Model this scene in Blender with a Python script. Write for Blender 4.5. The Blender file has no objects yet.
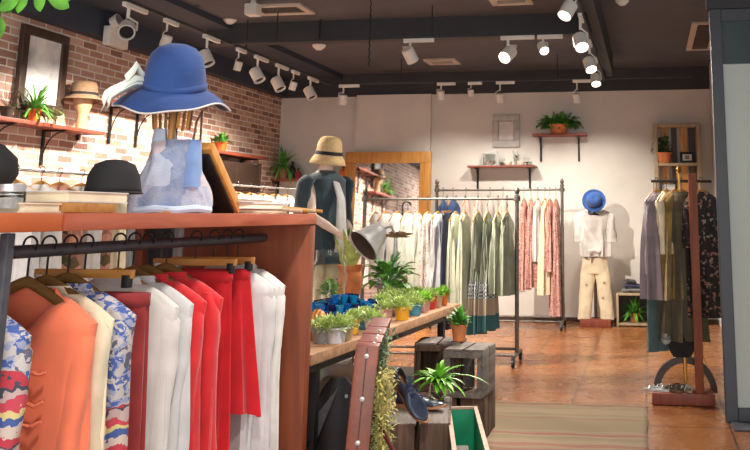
import bpy, bmesh, math, random
from math import sin, cos, pi, radians, atan, tan, sqrt, exp
from mathutils import Vector, Matrix, Quaternion
random.seed(7)
SC = bpy.context.scene
COL = SC.collection

# ---------------------------------------------------------------- camera model (750x450 frame, cropped photograph = shifted lens)
PH = radians(10.8); F = 900*cos(PH); PX = 520.0; HY = 215.0; EYE = 1.5
PY = HY - F*tan(PH); TH = atan(130/900)
def ray(px, py):
    u = (px-PX)/F; v = (PY-py)/F
    f = cos(PH)-sin(PH)*v; up = sin(PH)+cos(PH)*v
    return Vector((u*cos(TH)-f*sin(TH), u*sin(TH)+f*cos(TH), up))
def onY(px, py, Y):
    d = ray(px, py); return Vector((0, 0, EYE)) + d*(Y/d.y)
def onX(px, py, X):
    d = ray(px, py); return Vector((0, 0, EYE)) + d*(X/d.x)
def onZ(px, py, Z):
    d = ray(px, py); return Vector((0, 0, EYE)) + d*((Z-EYE)/d.z)
cd = bpy.data.cameras.new('camera'); cam = bpy.data.objects.new('camera', cd); COL.objects.link(cam)
cam.location = (0, 0, EYE); cam.rotation_euler = (pi/2+PH, 0, TH)
cd.sensor_width = 36; cd.lens = F/750*36
cd.shift_x = (375-PX)/750; cd.shift_y = (PY-225)/750
cd.clip_end = 100
SC.camera = cam
SC.view_settings.view_transform = 'Standard'; SC.view_settings.look = 'None'
SC.view_settings.gamma = 1; SC.view_settings.use_curve_mapping = False
SC.view_settings.exposure = 0.3

# ---------------------------------------------------------------- materials
def srgb(c):
    return tuple(((v/255)/12.92 if v/255 <= .04045 else ((v/255+.055)/1.055)**2.4) for v in c) + (1,)
M = {}
class NT:
    def __init__(s, name):
        s.m = bpy.data.materials.new(name); s.m.use_nodes = True
        s.t = s.m.node_tree; s.b = s.t.nodes['Principled BSDF']; M[name] = s.m
        s.co = None
    def n(s, typ, **kw):
        k = s.t.nodes.new(typ)
        for a, v in kw.items():
            if a.startswith('i_'):
                key = a[2:]; key = int(key) if key.isdigit() else key.replace('_', ' ')
                k.inputs[key].default_value = v
            else: setattr(k, a, v)
        return k
    def l(s, a, b): s.t.links.new(a, b)
    def coord(s, scale=(1, 1, 1), rot=(0, 0, 0), kind='Object'):
        c = s.n('ShaderNodeTexCoord'); m = s.n('ShaderNodeMapping'); s.l(c.outputs[kind], m.inputs[0])
        m.inputs['Scale'].default_value = scale; m.inputs['Rotation'].default_value = rot
        return m.outputs[0]
    def noise(s, scale=5, detail=3, vec=None, dist=0):
        k = s.n('ShaderNodeTexNoise'); k.inputs['Scale'].default_value = scale; k.inputs['Detail'].default_value = detail
        k.inputs['Distortion'].default_value = dist
        s.l(vec if vec is not None else s.coord(), k.inputs['Vector']); return k.outputs['Fac']
    def ramp(s, fac, stops, const=False):
        k = s.n('ShaderNodeValToRGB'); e = k.color_ramp.elements
        if const: k.color_ramp.interpolation = 'CONSTANT'
        while len(e) < len(stops): e.new(.5)
        for i, (p, c) in enumerate(stops): e[i].position = p; e[i].color = srgb(c)
        s.l(fac, k.inputs[0]); return k.outputs[0]
    def mix(s, fac, a, b, mode='MIX'):
        k = s.n('ShaderNodeMix', data_type='RGBA', blend_type=mode)
        for inp, v in ((k.inputs[0], fac), (k.inputs[6], a), (k.inputs[7], b)):
            if hasattr(v, 'links'): s.l(v, inp)
            elif isinstance(v, tuple): inp.default_value = v if len(v) == 4 else srgb(v)
            else: inp.default_value = v
        return k.outputs[2]
    def base(s, c): s.l(c, s.b.inputs['Base Color'])
    def bump(s, h, strength=.3, dist=.01):
        k = s.n('ShaderNodeBump'); k.inputs['Strength'].default_value = strength; k.inputs['Distance'].default_value = dist
        s.l(h, k.inputs['Height']); s.l(k.outputs[0], s.b.inputs['Normal'])
    def set(s, rough=.5, metal=0, **kw):
        s.b.inputs['Roughness'].default_value = rough; s.b.inputs['Metallic'].default_value = metal
        for k, v in kw.items(): s.b.inputs[k.replace('_', ' ')].default_value = v
        return s

def plain(name, c, rough=.5, metal=0, var=.08, scale=12, bump=0, **kw):
    t = NT(name); t.set(rough, metal, **kw)
    nf = t.noise(scale, 3)
    a = tuple(min(255, v*(1+var)) for v in c); b = tuple(v*(1-var) for v in c)
    t.base(t.ramp(nf, [(.3, b), (.7, a)]))
    if bump: t.bump(t.noise(scale*6, 2), bump, .004)
    return t.m
def wood(name, c1, c2, axis=2, rough=.45, scale=7, bump=.15):
    t = NT(name); t.set(rough)
    sc = [1, 1, 1]; sc[axis] = .1
    v = t.coord(scale=tuple(sc))
    nf = t.noise(scale*4, 5, v, 1.2)
    t.base(t.ramp(nf, [(.28, c1), (.5, tuple((a+b)/2 for a, b in zip(c1, c2))), (.75, c2)]))
    t.bump(nf, bump, .003); return t.m
def cloth(name, c, var=.06, bump=.35, bscale=260, rough=.9, sheen=.2):
    t = NT(name); t.set(rough); t.b.inputs['Sheen Weight'].default_value = sheen
    nf = t.noise(9, 2)
    a = tuple(min(255, v*(1+var)) for v in c); b = tuple(v*(1-var) for v in c)
    t.base(t.ramp(nf, [(.3, b), (.7, a)]))
    t.bump(t.noise(bscale, 2), bump, .003); return t.m
def floral(name, base, cols, scale=28, thr=.42):
    t = NT(name); t.set(.9); v = t.coord()
    vo = t.n('ShaderNodeTexVoronoi'); vo.inputs['Scale'].default_value = scale; vo.inputs['Randomness'].default_value = 1
    n2 = t.n('ShaderNodeTexNoise'); n2.inputs['Scale'].default_value = scale*.6; t.l(v, n2.inputs['Vector'])
    mv = t.mix(.12, v, n2.outputs['Color'], 'ADD')
    t.l(mv, vo.inputs['Vector'])
    sep = t.n('ShaderNodeSeparateColor'); t.l(vo.outputs['Color'], sep.inputs[0])
    k = len(cols); pick = t.ramp(sep.outputs[0], [(i/k, c) for i, c in enumerate(cols)], True)
    mask = t.n('ShaderNodeMath', operation='LESS_THAN'); t.l(vo.outputs['Distance'], mask.inputs[0]); mask.inputs[1].default_value = thr
    t.base(t.mix(mask.outputs[0], base, pick)); return t.m

# brick wall
t = NT('brick'); t.set(.9)
c = t.n('ShaderNodeTexCoord'); sp = t.n('ShaderNodeSeparateXYZ'); cb = t.n('ShaderNodeCombineXYZ')
t.l(c.outputs['Object'], sp.inputs[0]); t.l(sp.outputs['Y'], cb.inputs['X']); t.l(sp.outputs['Z'], cb.inputs['Y'])
wn = t.n('ShaderNodeTexNoise'); wn.inputs['Scale'].default_value = 6; t.l(cb.outputs[0], wn.inputs['Vector'])
wv = t.mix(.012, cb.outputs[0], wn.outputs['Color'], 'ADD')
bk = t.n('ShaderNodeTexBrick'); t.l(wv, bk.inputs['Vector'])
bk.inputs['Scale'].default_value = 1; bk.inputs['Brick Width'].default_value = .235; bk.inputs['Row Height'].default_value = .0745
bk.inputs['Mortar Size'].default_value = .0085; bk.inputs['Mortar Smooth'].default_value = .25; bk.inputs['Bias'].default_value = 0
bk.inputs['Color1'].default_value = (0, 0, 0, 1); bk.inputs['Color2'].default_value = (1, 1, 1, 1); bk.inputs['Mortar'].default_value = (.5, .5, .5, 1)
bc = t.ramp(bk.outputs['Color'], [(0, (122, 84, 72)), (.3, (164, 116, 98)), (.6, (186, 142, 122)), (1, (204, 170, 152))])
nf = t.noise(30, 4, cb.outputs[0]); bc = t.mix(t.ramp(nf, [(.35, (0, 0, 0)), (.75, (110, 110, 110))]), bc, (212, 194, 180))
t.base(t.mix(bk.outputs['Fac'], bc, (222, 214, 204)))
inv = t.n('ShaderNodeMath', operation='SUBTRACT'); inv.inputs[0].default_value = 1; t.l(bk.outputs['Fac'], inv.inputs[1])
ad = t.n('ShaderNodeMath', operation='MULTIPLY_ADD'); t.l(nf, ad.inputs[0]); ad.inputs[1].default_value = .35; t.l(inv.outputs[0], ad.inputs[2])
t.bump(ad.outputs[0], .8, .012)
# floor tiles
t = NT('floor_tile'); t.set(.33)
v = t.coord(); mp = t.n('ShaderNodeMapping'); t.l(v, mp.inputs[0]); mp.inputs['Location'].default_value = (.67, -.36, 0)
bk = t.n('ShaderNodeTexBrick', offset=0.0); t.l(mp.outputs[0], bk.inputs['Vector']); bk.inputs['Scale'].default_value = 1
bk.inputs['Brick Width'].default_value = .6; bk.inputs['Row Height'].default_value = .65; bk.inputs['Mortar Size'].default_value = .008
bk.inputs['Mortar Smooth'].default_value = .3
bk.inputs['Color1'].default_value = (0, 0, 0, 1); bk.inputs['Color2'].default_value = (1, 1, 1, 1); bk.inputs['Mortar'].default_value = (.5, .5, .5, 1)
a = t.ramp(t.noise(2.2, 2.5, v, .3), [(.3, (122, 72, 38)), (.5, (138, 86, 48)), (.72, (156, 104, 62))])
b = t.mix(.22, a, t.ramp(bk.outputs['Color'], [(0, (118, 70, 36)), (1, (160, 108, 66))]))
t.base(t.mix(bk.outputs['Fac'], b, (78, 54, 40)))
t.l(t.ramp(t.noise(5, 4, v), [(.3, (128, 128, 128)), (.7, (150, 150, 150))]), t.b.inputs['Roughness'])
t.bump(t.noise(9, 2, v), .025, .004)
# plaster, ceiling
plain('plaster', (206, 201, 195), .85, var=.02, scale=3, bump=.05)
plain('ceiling_paint', (82, 84, 94), .8, var=.05, scale=2, bump=.05)
plain('slate_paint', (52, 60, 76), .7, var=.05, scale=3)
plain('beam_paint', (52, 54, 60), .7, var=.05, scale=3)
plain('door_frame', (48, 53, 62), .45, var=.04)
plain('white_plastic', (222, 220, 214), .4, var=.02)
plain('vent_white', (196, 186, 176), .6, var=.03)
plain('vent_grill', (120, 112, 106), .7, var=.05)
plain('black_metal', (32, 31, 33), .4, .3, var=.05)
plain('dark_steel', (104, 98, 92), .42, .6, var=.12, scale=30)
plain('pipe_grey', (78, 78, 84), .45, .4, var=.1, scale=30)
plain('steel', (196, 196, 198), .38, .8, var=.06, scale=20)
plain('shade_silver', (206, 206, 206), .35, .35, var=.05)
plain('zinc', (190, 192, 192), .45, .6, var=.08, scale=25)
plain('brass', (190, 140, 70), .3, .9, var=.05)
wood('red_wood', (150, 68, 44), (196, 108, 78), 1, .35, 5)
wood('red_panel', (110, 50, 24), (146, 74, 38), 2, .6, 4, .05)
wood('orange_wood', (186, 84, 34), (214, 112, 52), 1, .35, 5)
wood('cherry', (112, 46, 30), (150, 74, 50), 2, .55)
wood('dark_wood', (46, 32, 26), (78, 56, 44), 2, .5)
wood('shelf_wood', (104, 48, 34), (140, 74, 52), 0, .45)
wood('pine', (168, 112, 46), (206, 152, 78), 2, .5)
wood('crate_brown', (62, 44, 36), (112, 84, 66), 2, .8, 6, .5)
wood('crate_grey', (84, 76, 72), (132, 122, 114), 1, .8, 6, .5)
wood('plank', (150, 108, 78), (196, 152, 116), 1, .7, 6, .4)
wood('pale_wood', (150, 130, 104), (184, 166, 140), 2, .7)
wood('tan_wood', (164, 122, 88), (190, 150, 112), 2, .6)
wood('hanger_wood', (156, 104, 44), (196, 144, 76), 0, .35)
wood('hanger_dark', (92, 66, 34), (128, 94, 50), 0, .35)
plain('leaf', (82, 140, 52), .45, var=.3, scale=14)
plain('leaf_bright', (112, 176, 54), .45, var=.25, scale=14)
plain('leaf_pale', (172, 192, 112), .5, var=.2, scale=20)
plain('leaf_lime', (148, 196, 60), .45, var=.2, scale=16)
plain('leaf_dark', (42, 82, 38), .45, var=.3, scale=14)
plain('terracotta', (200, 122, 72), .75, var=.1)
plain('orange_pot', (222, 98, 30), .55, var=.05)
plain('soil', (60, 44, 34), .95)
plain('black_cloth', (24, 23, 26), .85)
plain('lamp_glow', (255, 240, 214), .5)
M['lamp_glow'].node_tree.nodes['Principled BSDF'].inputs['Emission Color'].default_value = (1, .9, .75, 1)
M['lamp_glow'].node_tree.nodes['Principled BSDF'].inputs['Emission Strength'].default_value = 14
t = NT('glass'); t.set(.02, 0, Transmission_Weight=1, IOR=1.28); t.b.inputs['Base Color'].default_value = (.93, .98, .96, 1)
t = NT('mirror_glass'); t.set(.03, 1); t.b.inputs['Base Color'].default_value = (.82, .84, .85, 1)
t = NT('frosted_glass'); t.set(.55, 0, Transmission_Weight=.35); t.b.inputs['Base Color'].default_value = (.66, .75, .71, 1)
t = NT('dark_glass'); t.set(.08, 0, Transmission_Weight=.5); t.b.inputs['Base Color'].default_value = (.12, .17, .18, 1)

# ---------------------------------------------------------------- mesh builder
class MB:
    def __init__(s): s.v = []; s.f = []
    def add(s, vs, fs):
        o = len(s.v); s.v += [Vector(p) for p in vs]; s.f += [tuple(i+o for i in f) for f in fs]; return s
    def box(s, c, d, rot=None, taper=1):
        x, y, z = (k/2 for k in d)
        vs = [Vector((sx*x*(taper if sz > 0 else 1), sy*y*(taper if sz > 0 else 1), sz*z)) for sz in (-1, 1) for sy in (-1, 1) for sx in (-1, 1)]
        if rot: vs = [rot @ p for p in vs]
        return s.add([p+Vector(c) for p in vs], [(0, 2, 3, 1), (4, 5, 7, 6), (0, 1, 5, 4), (2, 6, 7, 3), (0, 4, 6, 2), (1, 3, 7, 5)])
    def bar(s, a, b, w, h):
        a = Vector(a); b = Vector(b); d = b-a
        q = d.to_track_quat('Z', 'Y')
        return s.box((a+b)/2, (w, h, d.length), q.to_matrix())
    def tube(s, pts, r, n=8, cap=True, flat=None):
        pts = [Vector(p) for p in pts]; N = len(pts)
        rs = r if isinstance(r, (list, tuple)) else [r]*N
        T = [(pts[min(i+1, N-1)]-pts[max(i-1, 0)]).normalized() for i in range(N)]
        up = Vector((0, 0, 1)) if abs(T[0].z) < .9 else Vector((0, 1, 0))
        u = T[0].cross(up).normalized(); rings = []
        for i in range(N):
            u = (u - T[i]*u.dot(T[i])).normalized(); w = T[i].cross(u)
            fl = flat if flat else 1
            rings.append([pts[i]+(u*cos(2*pi*k/n)*fl+w*sin(2*pi*k/n))*rs[i] for k in range(n)])
        return s.loft(rings, cap, cap)
    def loft(s, rings, c0=False, c1=False, closed=True):
        n = len(rings[0]); vs = [p for r in rings for p in r]; fs = []
        for i in range(len(rings)-1):
            for k in range(n if closed else n-1):
                a = i*n+k; b = i*n+(k+1) % n; fs.append((a, b, b+n, a+n))
        if c0: fs.append(tuple(range(n))[::-1])
        if c1: fs.append(tuple((len(rings)-1)*n+k for k in range(n)))
        return s.add(vs, fs)
    def lathe(s, prof, c=(0, 0, 0), n=20, rot=None, sx=1, sy=1):
        rings = []
        for r, z in prof:
            ring = [Vector((r*cos(2*pi*k/n)*sx, r*sin(2*pi*k/n)*sy, z)) for k in range(n)]
            if rot: ring = [rot @ p for p in ring]
            rings.append([p+Vector(c) for p in ring])
        return s.loft(rings, prof[0][0] > 1e-4 and False, prof[-1][0] > 1e-4 and False)
    def prism(s, poly, d, M4):
        n = len(poly); vs = [M4 @ Vector((x, y, z)) for z in (0, d) for x, y in poly]
        return s.add(vs, [tuple(range(n))[::-1], tuple(range(n, 2*n))] + [(i, (i+1) % n, (i+1) % n+n, i+n) for i in range(n)])
    def leaf(s, p, d, L, W, droop=.4, fold=.25, n=5, side=None):
        p = Vector(p); d = Vector(d).normalized(); Z = Vector((0, 0, 1))
        sd = d.cross(Z) if side is None else Vector(side)
        if sd.length < .05: sd = Vector((1, 0, 0))
        sd.normalize(); vs = []; q = p.copy()
        for i in range(n+1):
            t_ = i/n; w = W*(sin(pi*min(1, .12+t_*.88))**.8)*.5 if i < n else 0.0005
            nrm = sd.cross(d).normalized()
            vs += [q-sd*w+nrm*w*fold, q, q+sd*w+nrm*w*fold]
            d = (d+Vector((0, 0, -droop/n))).normalized(); q = q+d*(L/n)
        fs = []
        for i in range(n):
            a = i*3; fs += [(a, a+1, a+4, a+3), (a+1, a+2, a+5, a+4)]
        return s.add(vs, fs)
    def build(s, name, mat, parent=None, smooth=True, bevel=0, solid=0, sub=0, weld=True):
        me = bpy.data.meshes.new(name); me.from_pydata(s.v, [], s.f); me.validate()
        bm = bmesh.new(); bm.from_mesh(me)
        if weld: bmesh.ops.remove_doubles(bm, verts=bm.verts, dist=1e-5)
        bmesh.ops.recalc_face_normals(bm, faces=bm.faces)
        if bevel:
            es = [e for e in bm.edges if len(e.link_faces) == 2 and e.calc_face_angle(0) > .6]
            bmesh.ops.bevel(bm, geom=es, offset=bevel, segments=2, affect='EDGES', clamp_overlap=True, profile=.6)
        bm.to_mesh(me); bm.free()
        me.materials.append(M[mat] if isinstance(mat, str) else mat)
        if smooth:
            me.polygons.foreach_set('use_smooth', [True]*len(me.polygons))
            try: me.set_sharp_from_angle(angle=radians(42))
            except Exception: pass
        o = bpy.data.objects.new(name, me); COL.objects.link(o)
        if parent: o.parent = parent
        if solid:
            m = o.modifiers.new('s', 'SOLIDIFY'); m.thickness = solid; m.offset = 0
        if sub:
            m = o.modifiers.new('u', 'SUBSURF'); m.levels = m.render_levels = sub
        return o
def tag(o, label, cat, group=None, kind=None):
    label = ' '.join(label.split()[:16])
    o['label'] = label; o['category'] = cat
    if group: o['group'] = group
    if kind: o['kind'] = kind
    return o
def thing(name, label, cat, loc=(0, 0, 0), rz=0, group=None):
    o = bpy.data.objects.new(name, None); COL.objects.link(o); o.location = loc; o.rotation_euler = (0, 0, rz)
    o.empty_display_size = .1
    return tag(o, label, cat, group)
def solo(name, mb, mat, label, cat, loc=(0, 0, 0), rz=0, group=None, **kw):
    o = mb.build(name, mat, None, **kw); o.location = loc; o.rotation_euler = (0, 0, rz); return tag(o, label, cat, group)
def struct(name, mb, mat, parent=None, **kw):
    kw.setdefault('smooth', False)
    o = mb.build(name, mat, parent, **kw)
    if not parent: o['kind'] = 'structure'
    return o
def copy_tree(o, parent=None):
    c = o.copy(); COL.objects.link(c)
    if parent: c.parent = parent
    for ch in [x for x in bpy.data.objects if x.parent == o]: copy_tree(ch, c)
    return c
def R(ax, deg): return Matrix.Rotation(radians(deg), 3, ax)

# ================================================================ THE SHELL
YB = 13.16; XL = -5.74; XR = .92; ZB = 3.32; ZC = 3.66; Y0 = -4.0; YG = 7.1
struct('floor', MB().box((0, 5, -.05), (16, 19, .1)), 'floor_tile')
struct('ceiling', MB().box((0, 5, ZC+.05), (16, 19, .1)), 'ceiling_paint')
wl = struct('wall_left', MB().box((XL-.1, (Y0+YB)/2, ZB/2), (.2, YB-Y0+.4, ZB)), 'brick')
struct('trim_1', MB().box((XL-.04, (Y0+YB)/2, (ZB+ZC)/2), (.36, YB-Y0+.4, ZC-ZB)), 'slate_paint')
struct('wall_back', MB().box((-2, YB+.2, ZB/2), (9, .2, ZB)).box((-.9, YB+.05, ZB/2), (4.8, .1, ZB)), 'plaster')
struct('trim_2', MB().box((-2, YB+.15, (ZB+ZC)/2), (9, .34, ZC-ZB)), 'beam_paint')
c0 = onY(355, 150, YB-.08).x; c1 = onY(430, 150, YB-.08).x
struct('wall_column', MB().box(((c0+c1)/2, YB+.03, ZB/2), (c1-c0, .22, ZB)), 'plaster')
struct('wall_right', MB().box((XR+.1, (YB+9.3)/2, ZC/2), (.2, YB-9.3+.3, ZC)), 'plaster')
struct('baseboard_back', MB().box((-1.19, YB-.012, .03), (4.2, .024, .06)), 'dark_wood', bevel=.004)
# ceiling beams and tracks
p = onY(400, 38, 9.35)
struct('trim_3', MB().box(((-5.0-.5)/2, 9.45, (p.z+ZC)/2), (4.5, .2, ZC-p.z)), 'beam_paint')
struct('trim_4', MB().box((-.5, (Y0+12.1)/2, ZC-.14), (.1, 12.1-Y0, .28)), 'beam_paint')
struct('trim_5', MB().box((-5.15, (Y0+YB)/2, (3.6+ZC)/2), (.9, YB-Y0, ZC-3.58)), 'slate_paint')
# glass partition at the right with its dark frame
fx = onY(722, 330, YG).x
g = bpy.data.objects.new('window_1', None); COL.objects.link(g); g['kind'] = 'structure'
mb = MB(); W = .09
ztop = onY(722, 10, YG).z
xr = fx+1.5
mb = MB().box((fx+W/2, YG, ztop/2), (W, .09, ztop)); mb.build('window_frame', 'door_frame', g, smooth=False, bevel=.005)
MB().box(((fx+W+xr)/2, YG, .05), (xr-fx-W, .08, .1)).build('bottom_rail', 'door_frame', g, smooth=False, bevel=.005)
MB().box(((fx+W+xr)/2, YG, ztop-.05), (xr-fx-W, .08, .1)).build('top_rail', 'door_frame', g, smooth=False, bevel=.005)
zf = onY(740, 64, YG).z
MB().box(((fx+W+xr)/2, YG, (.1+zf)/2), (xr-fx-W, .012, zf-.1)).build('frosted_pane', 'frosted_glass', g, smooth=False)
MB().box(((fx+W+xr)/2, YG, (zf+ztop-.1)/2), (xr-fx-W, .012, ztop-.1-zf)).build('clear_pane', 'dark_glass', g, smooth=False)
struct('trim_6', MB().box((fx+.75, YG, (ztop+ZC)/2), (1.54, .12, ZC-ztop)), 'beam_paint')
struct('wall_behind_partition', MB().box((fx+.9, YG+2.1, ZC/2), (1.1, .1, ZC)), 'plaster')
mt = onZ(744, 428, 0)
solo('door_mat', MB().box((.13, 0, .008), (.42, .22, .016)), 'pipe_grey', 'small grey mat on the tiles at the foot of the frosted glass partition', 'mat', (mt.x, mt.y, .001), bevel=.004)
# rug
t = NT('rug_weave'); t.set(.95)
v = t.coord(); sp = t.n('ShaderNodeSeparateXYZ'); t.l(v, sp.inputs[0])
n1 = t.n('ShaderNodeTexNoise', noise_dimensions='1D'); n1.inputs['Scale'].default_value = 4.2; n1.inputs['Detail'].default_value = 4; t.l(sp.outputs['Y'], n1.inputs['W'])
band = t.ramp(n1.outputs['Fac'], [(.32, (116, 70, 62)), (.38, (132, 108, 86)), (.5, (124, 110, 86)), (.58, (140, 122, 98)), (.64, (132, 78, 70))])
t.base(t.mix(t.ramp(t.noise(90, 3, t.coord(scale=(.3, 1, 1))), [(.35, (0, 0, 0)), (.7, (120, 120, 120))]), band, (136, 116, 84)))
t.bump(t.noise(220, 3), .6, .006)
ra = onZ(485, 402, 0); rb = onZ(648, 408, 0)
rx0, rx1, ry1, ry0 = -1.62, rb.x, (ra.y+rb.y)/2, 4.7
rug = thing('rug', 'worn beige striped flatweave rug lying on the terracotta tiles', 'rug', ((rx0+rx1)/2, (ry0+ry1)/2, .001))
mb = MB(); nx, ny = 40, 60; w = rx1-rx0; h = ry1-ry0; random.seed(3)
rings = []
for j in range(ny+1):
    yy = -h/2+h*j/ny
    rings.append([Vector((-w/2+w*i/nx + (.004*sin(yy*9) if i in (0, nx) else 0), yy+.008*sin(i*.9), .010+.003*sin(i*.5+j*.7))) for i in range(nx+1)])
mb.loft(rings, closed=False); mb.build('rug_body', 'rug_weave', rug, solid=.008)
plain('fringe', (150, 112, 84), .95)
mb = MB()
for i in range(90):
    x = -w/2+w*(i+.5)/90; mb.tube([(x, h/2-.01, .008), (x+random.uniform(-.012, .012), h/2+.02, .006), (x+random.uniform(-.025, .025), h/2+random.uniform(.03, .055), .005)], .0025, 4)
fr = mb.build('fringe', 'fringe', rug); fr['kind'] = 'stuff'
# ================================================================ TRACKS AND SPOTLIGHTS
ZT = 3.3
XTL, YTB, YTC, XTR = -4.43, 11.88, 8.8, -.58
solo('lighting_track', MB().box((XTL, (Y0+YTB)/2, ZT+.02), (.035, YTB-Y0, .03)), 'beam_paint', 'long lighting track running along the brick wall side of the ceiling', 'track')
solo('lighting_track', MB().box(((XTL+.6)/2+.2, YTB, ZT+.02), (.6-XTL-.4, .035, .03)), 'beam_paint', 'lighting track running along the top of the back wall', 'track')
solo('lighting_track', MB().box(((XTL+XTR)/2, YTC, ZT+.02), (XTR-XTL, .035, .03)), 'beam_paint', 'lighting track crossing the ceiling in front of the cross beam', 'track')
solo('lighting_track', MB().box((XTR, (Y0+12.0)/2, ZT+.02), (.05, 12.0-Y0, .05)), 'beam_paint', 'lighting track on the right side running away to the back wall', 'track')
for i, (x, y) in enumerate([(XTL, 3), (XTL, 9.2), (-2.2, YTC), (-3.9, YTC), (-3.4, YTB), (-1.2, YTB), (XTR, 5.5), (XTR, 10.5)]):
    solo('track_hanger', MB().tube([(x, y, ZT+.035), (x, y, ZC)], .006, 6), 'black_metal', 'thin dark rod holding a lighting track under the ceiling', 'rod', group='track hanger rods')
def spot(px, py, plane, val, aim, size, lit, label, power=0, cone=70, along=None):
    p = onX(px, py, val) if plane == 'X' else onY(px, py, val)
    if plane == 'X': rail = Vector((val, p.y, ZT))
    else: rail = Vector((p.x, val, ZT))
    a = Vector(aim).normalized()
    r = thing('track_spotlight', label, 'spotlight', rail, 0, 'track spotlights')
    d = (0, 1) if plane == 'X' else (1, 0)
    L = .26*size
    sh = Vector((d[0]*L*.28, d[1]*L*.28, 0))
    MB().box(sh+Vector((0, 0, -.012)), (L if d[0] else .036, L if d[1] else .036, .042)).build('adapter', 'white_plastic', r, bevel=.004)
    hz = p.z-ZT
    if hz > -.09: hz = -.09
    if hz < -.26: hz = -.26
    hc = Vector((0, 0, hz))
    MB().tube([(0, 0, -.02), (0, 0, hz*.55)], .011*size, 8).build('stem', 'white_plastic', r)
    q = a.to_track_quat('Z', 'Y').to_matrix()
    rr = .052*size; ll = .125*size
    m = MB().lathe([(0, -ll*.5), (rr*.8, -ll*.5), (rr, -ll*.42), (rr, ll*.5), (rr*.88, ll*.5), (rr*.84, ll*.3), (0.0005, ll*.29)], hc, 18, q)
    hd = m.build('lamp_head', 'white_plastic', r)
    yb = MB().tube([hc+q@Vector((rr*1.1, 0, 0)), hc+q@Vector((rr*1.1, 0, -ll*.3))*1.0+Vector((0, 0, rr*.8)), Vector((0, 0, hz*.5))], .006*size, 6)
    yb.build('yoke', 'white_plastic', r)
    MB().lathe([(rr*.8, ll*.36), (0.0005, ll*.37)], hc, 16, q).build('lens', 'lamp_glow' if lit else 'black_cloth', hd)
    if power:
        ld = bpy.data.lights.new('spot', 'SPOT'); ld.energy = power; ld.spot_size = radians(cone); ld.spot_blend = .6
        ld.color = (1, .91, .79); ld.shadow_soft_size = .035
        lo = bpy.data.objects.new('spot_light', ld); COL.objects.link(lo)
        lo.location = rail+hc+a*(ll*.5+.02); lo.rotation_euler = a.to_track_quat('-Z', 'Y').to_euler()
    return r
K = 1.0
# left track: aim at brick wall and at the merchandise
spot(127, 30, 'X', XTL, (.45, -.75, -.45), 1.35, False, 'large white track spotlight nearest the camera, left of the blue sun hat')
spot(166, 41, 'X', XTL, (-.35, .1, -.9), .9, False, 'small white track spotlight just above the crown of the blue sun hat', 330*K, 130)
spot(206, 58, 'X', XTL, (.5, -.1, -.85), 1.25, False, 'white track spotlight just right of the blue sun hat crown', 200*K, 110)
spot(238, 66, 'X', XTL, (-.3, .1, -.9), .8, False, 'small white track spotlight above the right brim of the blue sun hat', 330*K, 130)
spot(257, 75, 'X', XTL, (.5, -.1, -.8), 1.3, False, 'white track spotlight, larger of the pair just right of the sun hat', 150*K, 110)
spot(278, 84, 'X', XTL, (.5, -.1, -.8), 1.3, False, 'white track spotlight in the left track above the brick wall corner', 150*K, 110)
spot(293, 86, 'X', XTL, (-.3, .1, -.9), .85, False, 'small white track spotlight squeezed between two large ones in the left track', 260*K, 130)
spot(310, 93, 'X', XTL, (.5, -.1, -.8), 1.3, False, 'last white track spotlight of the left track near the back corner', 150*K, 110)
# back track
spot(343, 100, 'Y', YTB, (-.1, .15, -.95), 1.15, False, 'white track spotlight at the left end of the back wall track')
spot(441, 95, 'Y', YTB, (0, .3, -.9), 1.0, False, 'white track spotlight left of the pair above the grey picture frame', 60*K, 120)
spot(471, 93, 'Y', YTB, (0, .2, -.9), .75, False, 'tiny white track spotlight above the glassware shelf')
spot(500, 98, 'Y', YTB, (0, .3, -.9), 1.0, False, 'white track spotlight directly above the grey picture frame', 90*K, 120)
spot(577, 98, 'Y', YTB, (.1, .3, -.9), 1.0, False, 'white track spotlight above the shelf with the leafy plant', 90*K, 120)
# cross track
spot(410, 55, 'Y', YTC, (.3, .58, -.78), 1.25, False, 'white track spotlight hanging mid ceiling, left one on the cross track', 680*K, 84)
spot(508, 54, 'Y', YTC, (-.35, -.75, -.6), 1.35, True, 'bright lit track spotlight in the middle of the cross track', 200*K, 75)
spot(543, 48, 'Y', YTC, (.35, -.75, -.7), 1.0, True, 'small lit track spotlight at the right end of the cross track', 150*K, 100)
# right track
spot(556, 4, 'X', XTR, (.3, -.8, -.7), 1.05, True, 'lit track spotlight cut by the top edge, nearest on the right track', 60*K, 80)
spot(568, 28, 'X', XTR, (-.35, -.5, -.8), 1.1, True, 'lit track spotlight second nearest on the right track', 200*K, 80)
spot(581, 70, 'X', XTR, (.2, -.6, -.8), 1.25, True, 'lit track spotlight first of the far cluster on the right track', 200*K, 100)
spot(590, 83, 'X', XTR, (.25, -.5, -.8), 1.2, True, 'lit track spotlight in the middle of the far cluster on the right track')
spot(596, 94, 'X', XTR, (.1, -.5, -.8), 1.1, True, 'lit track spotlight furthest along the right track by the back wall', 150*K, 100)
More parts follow.
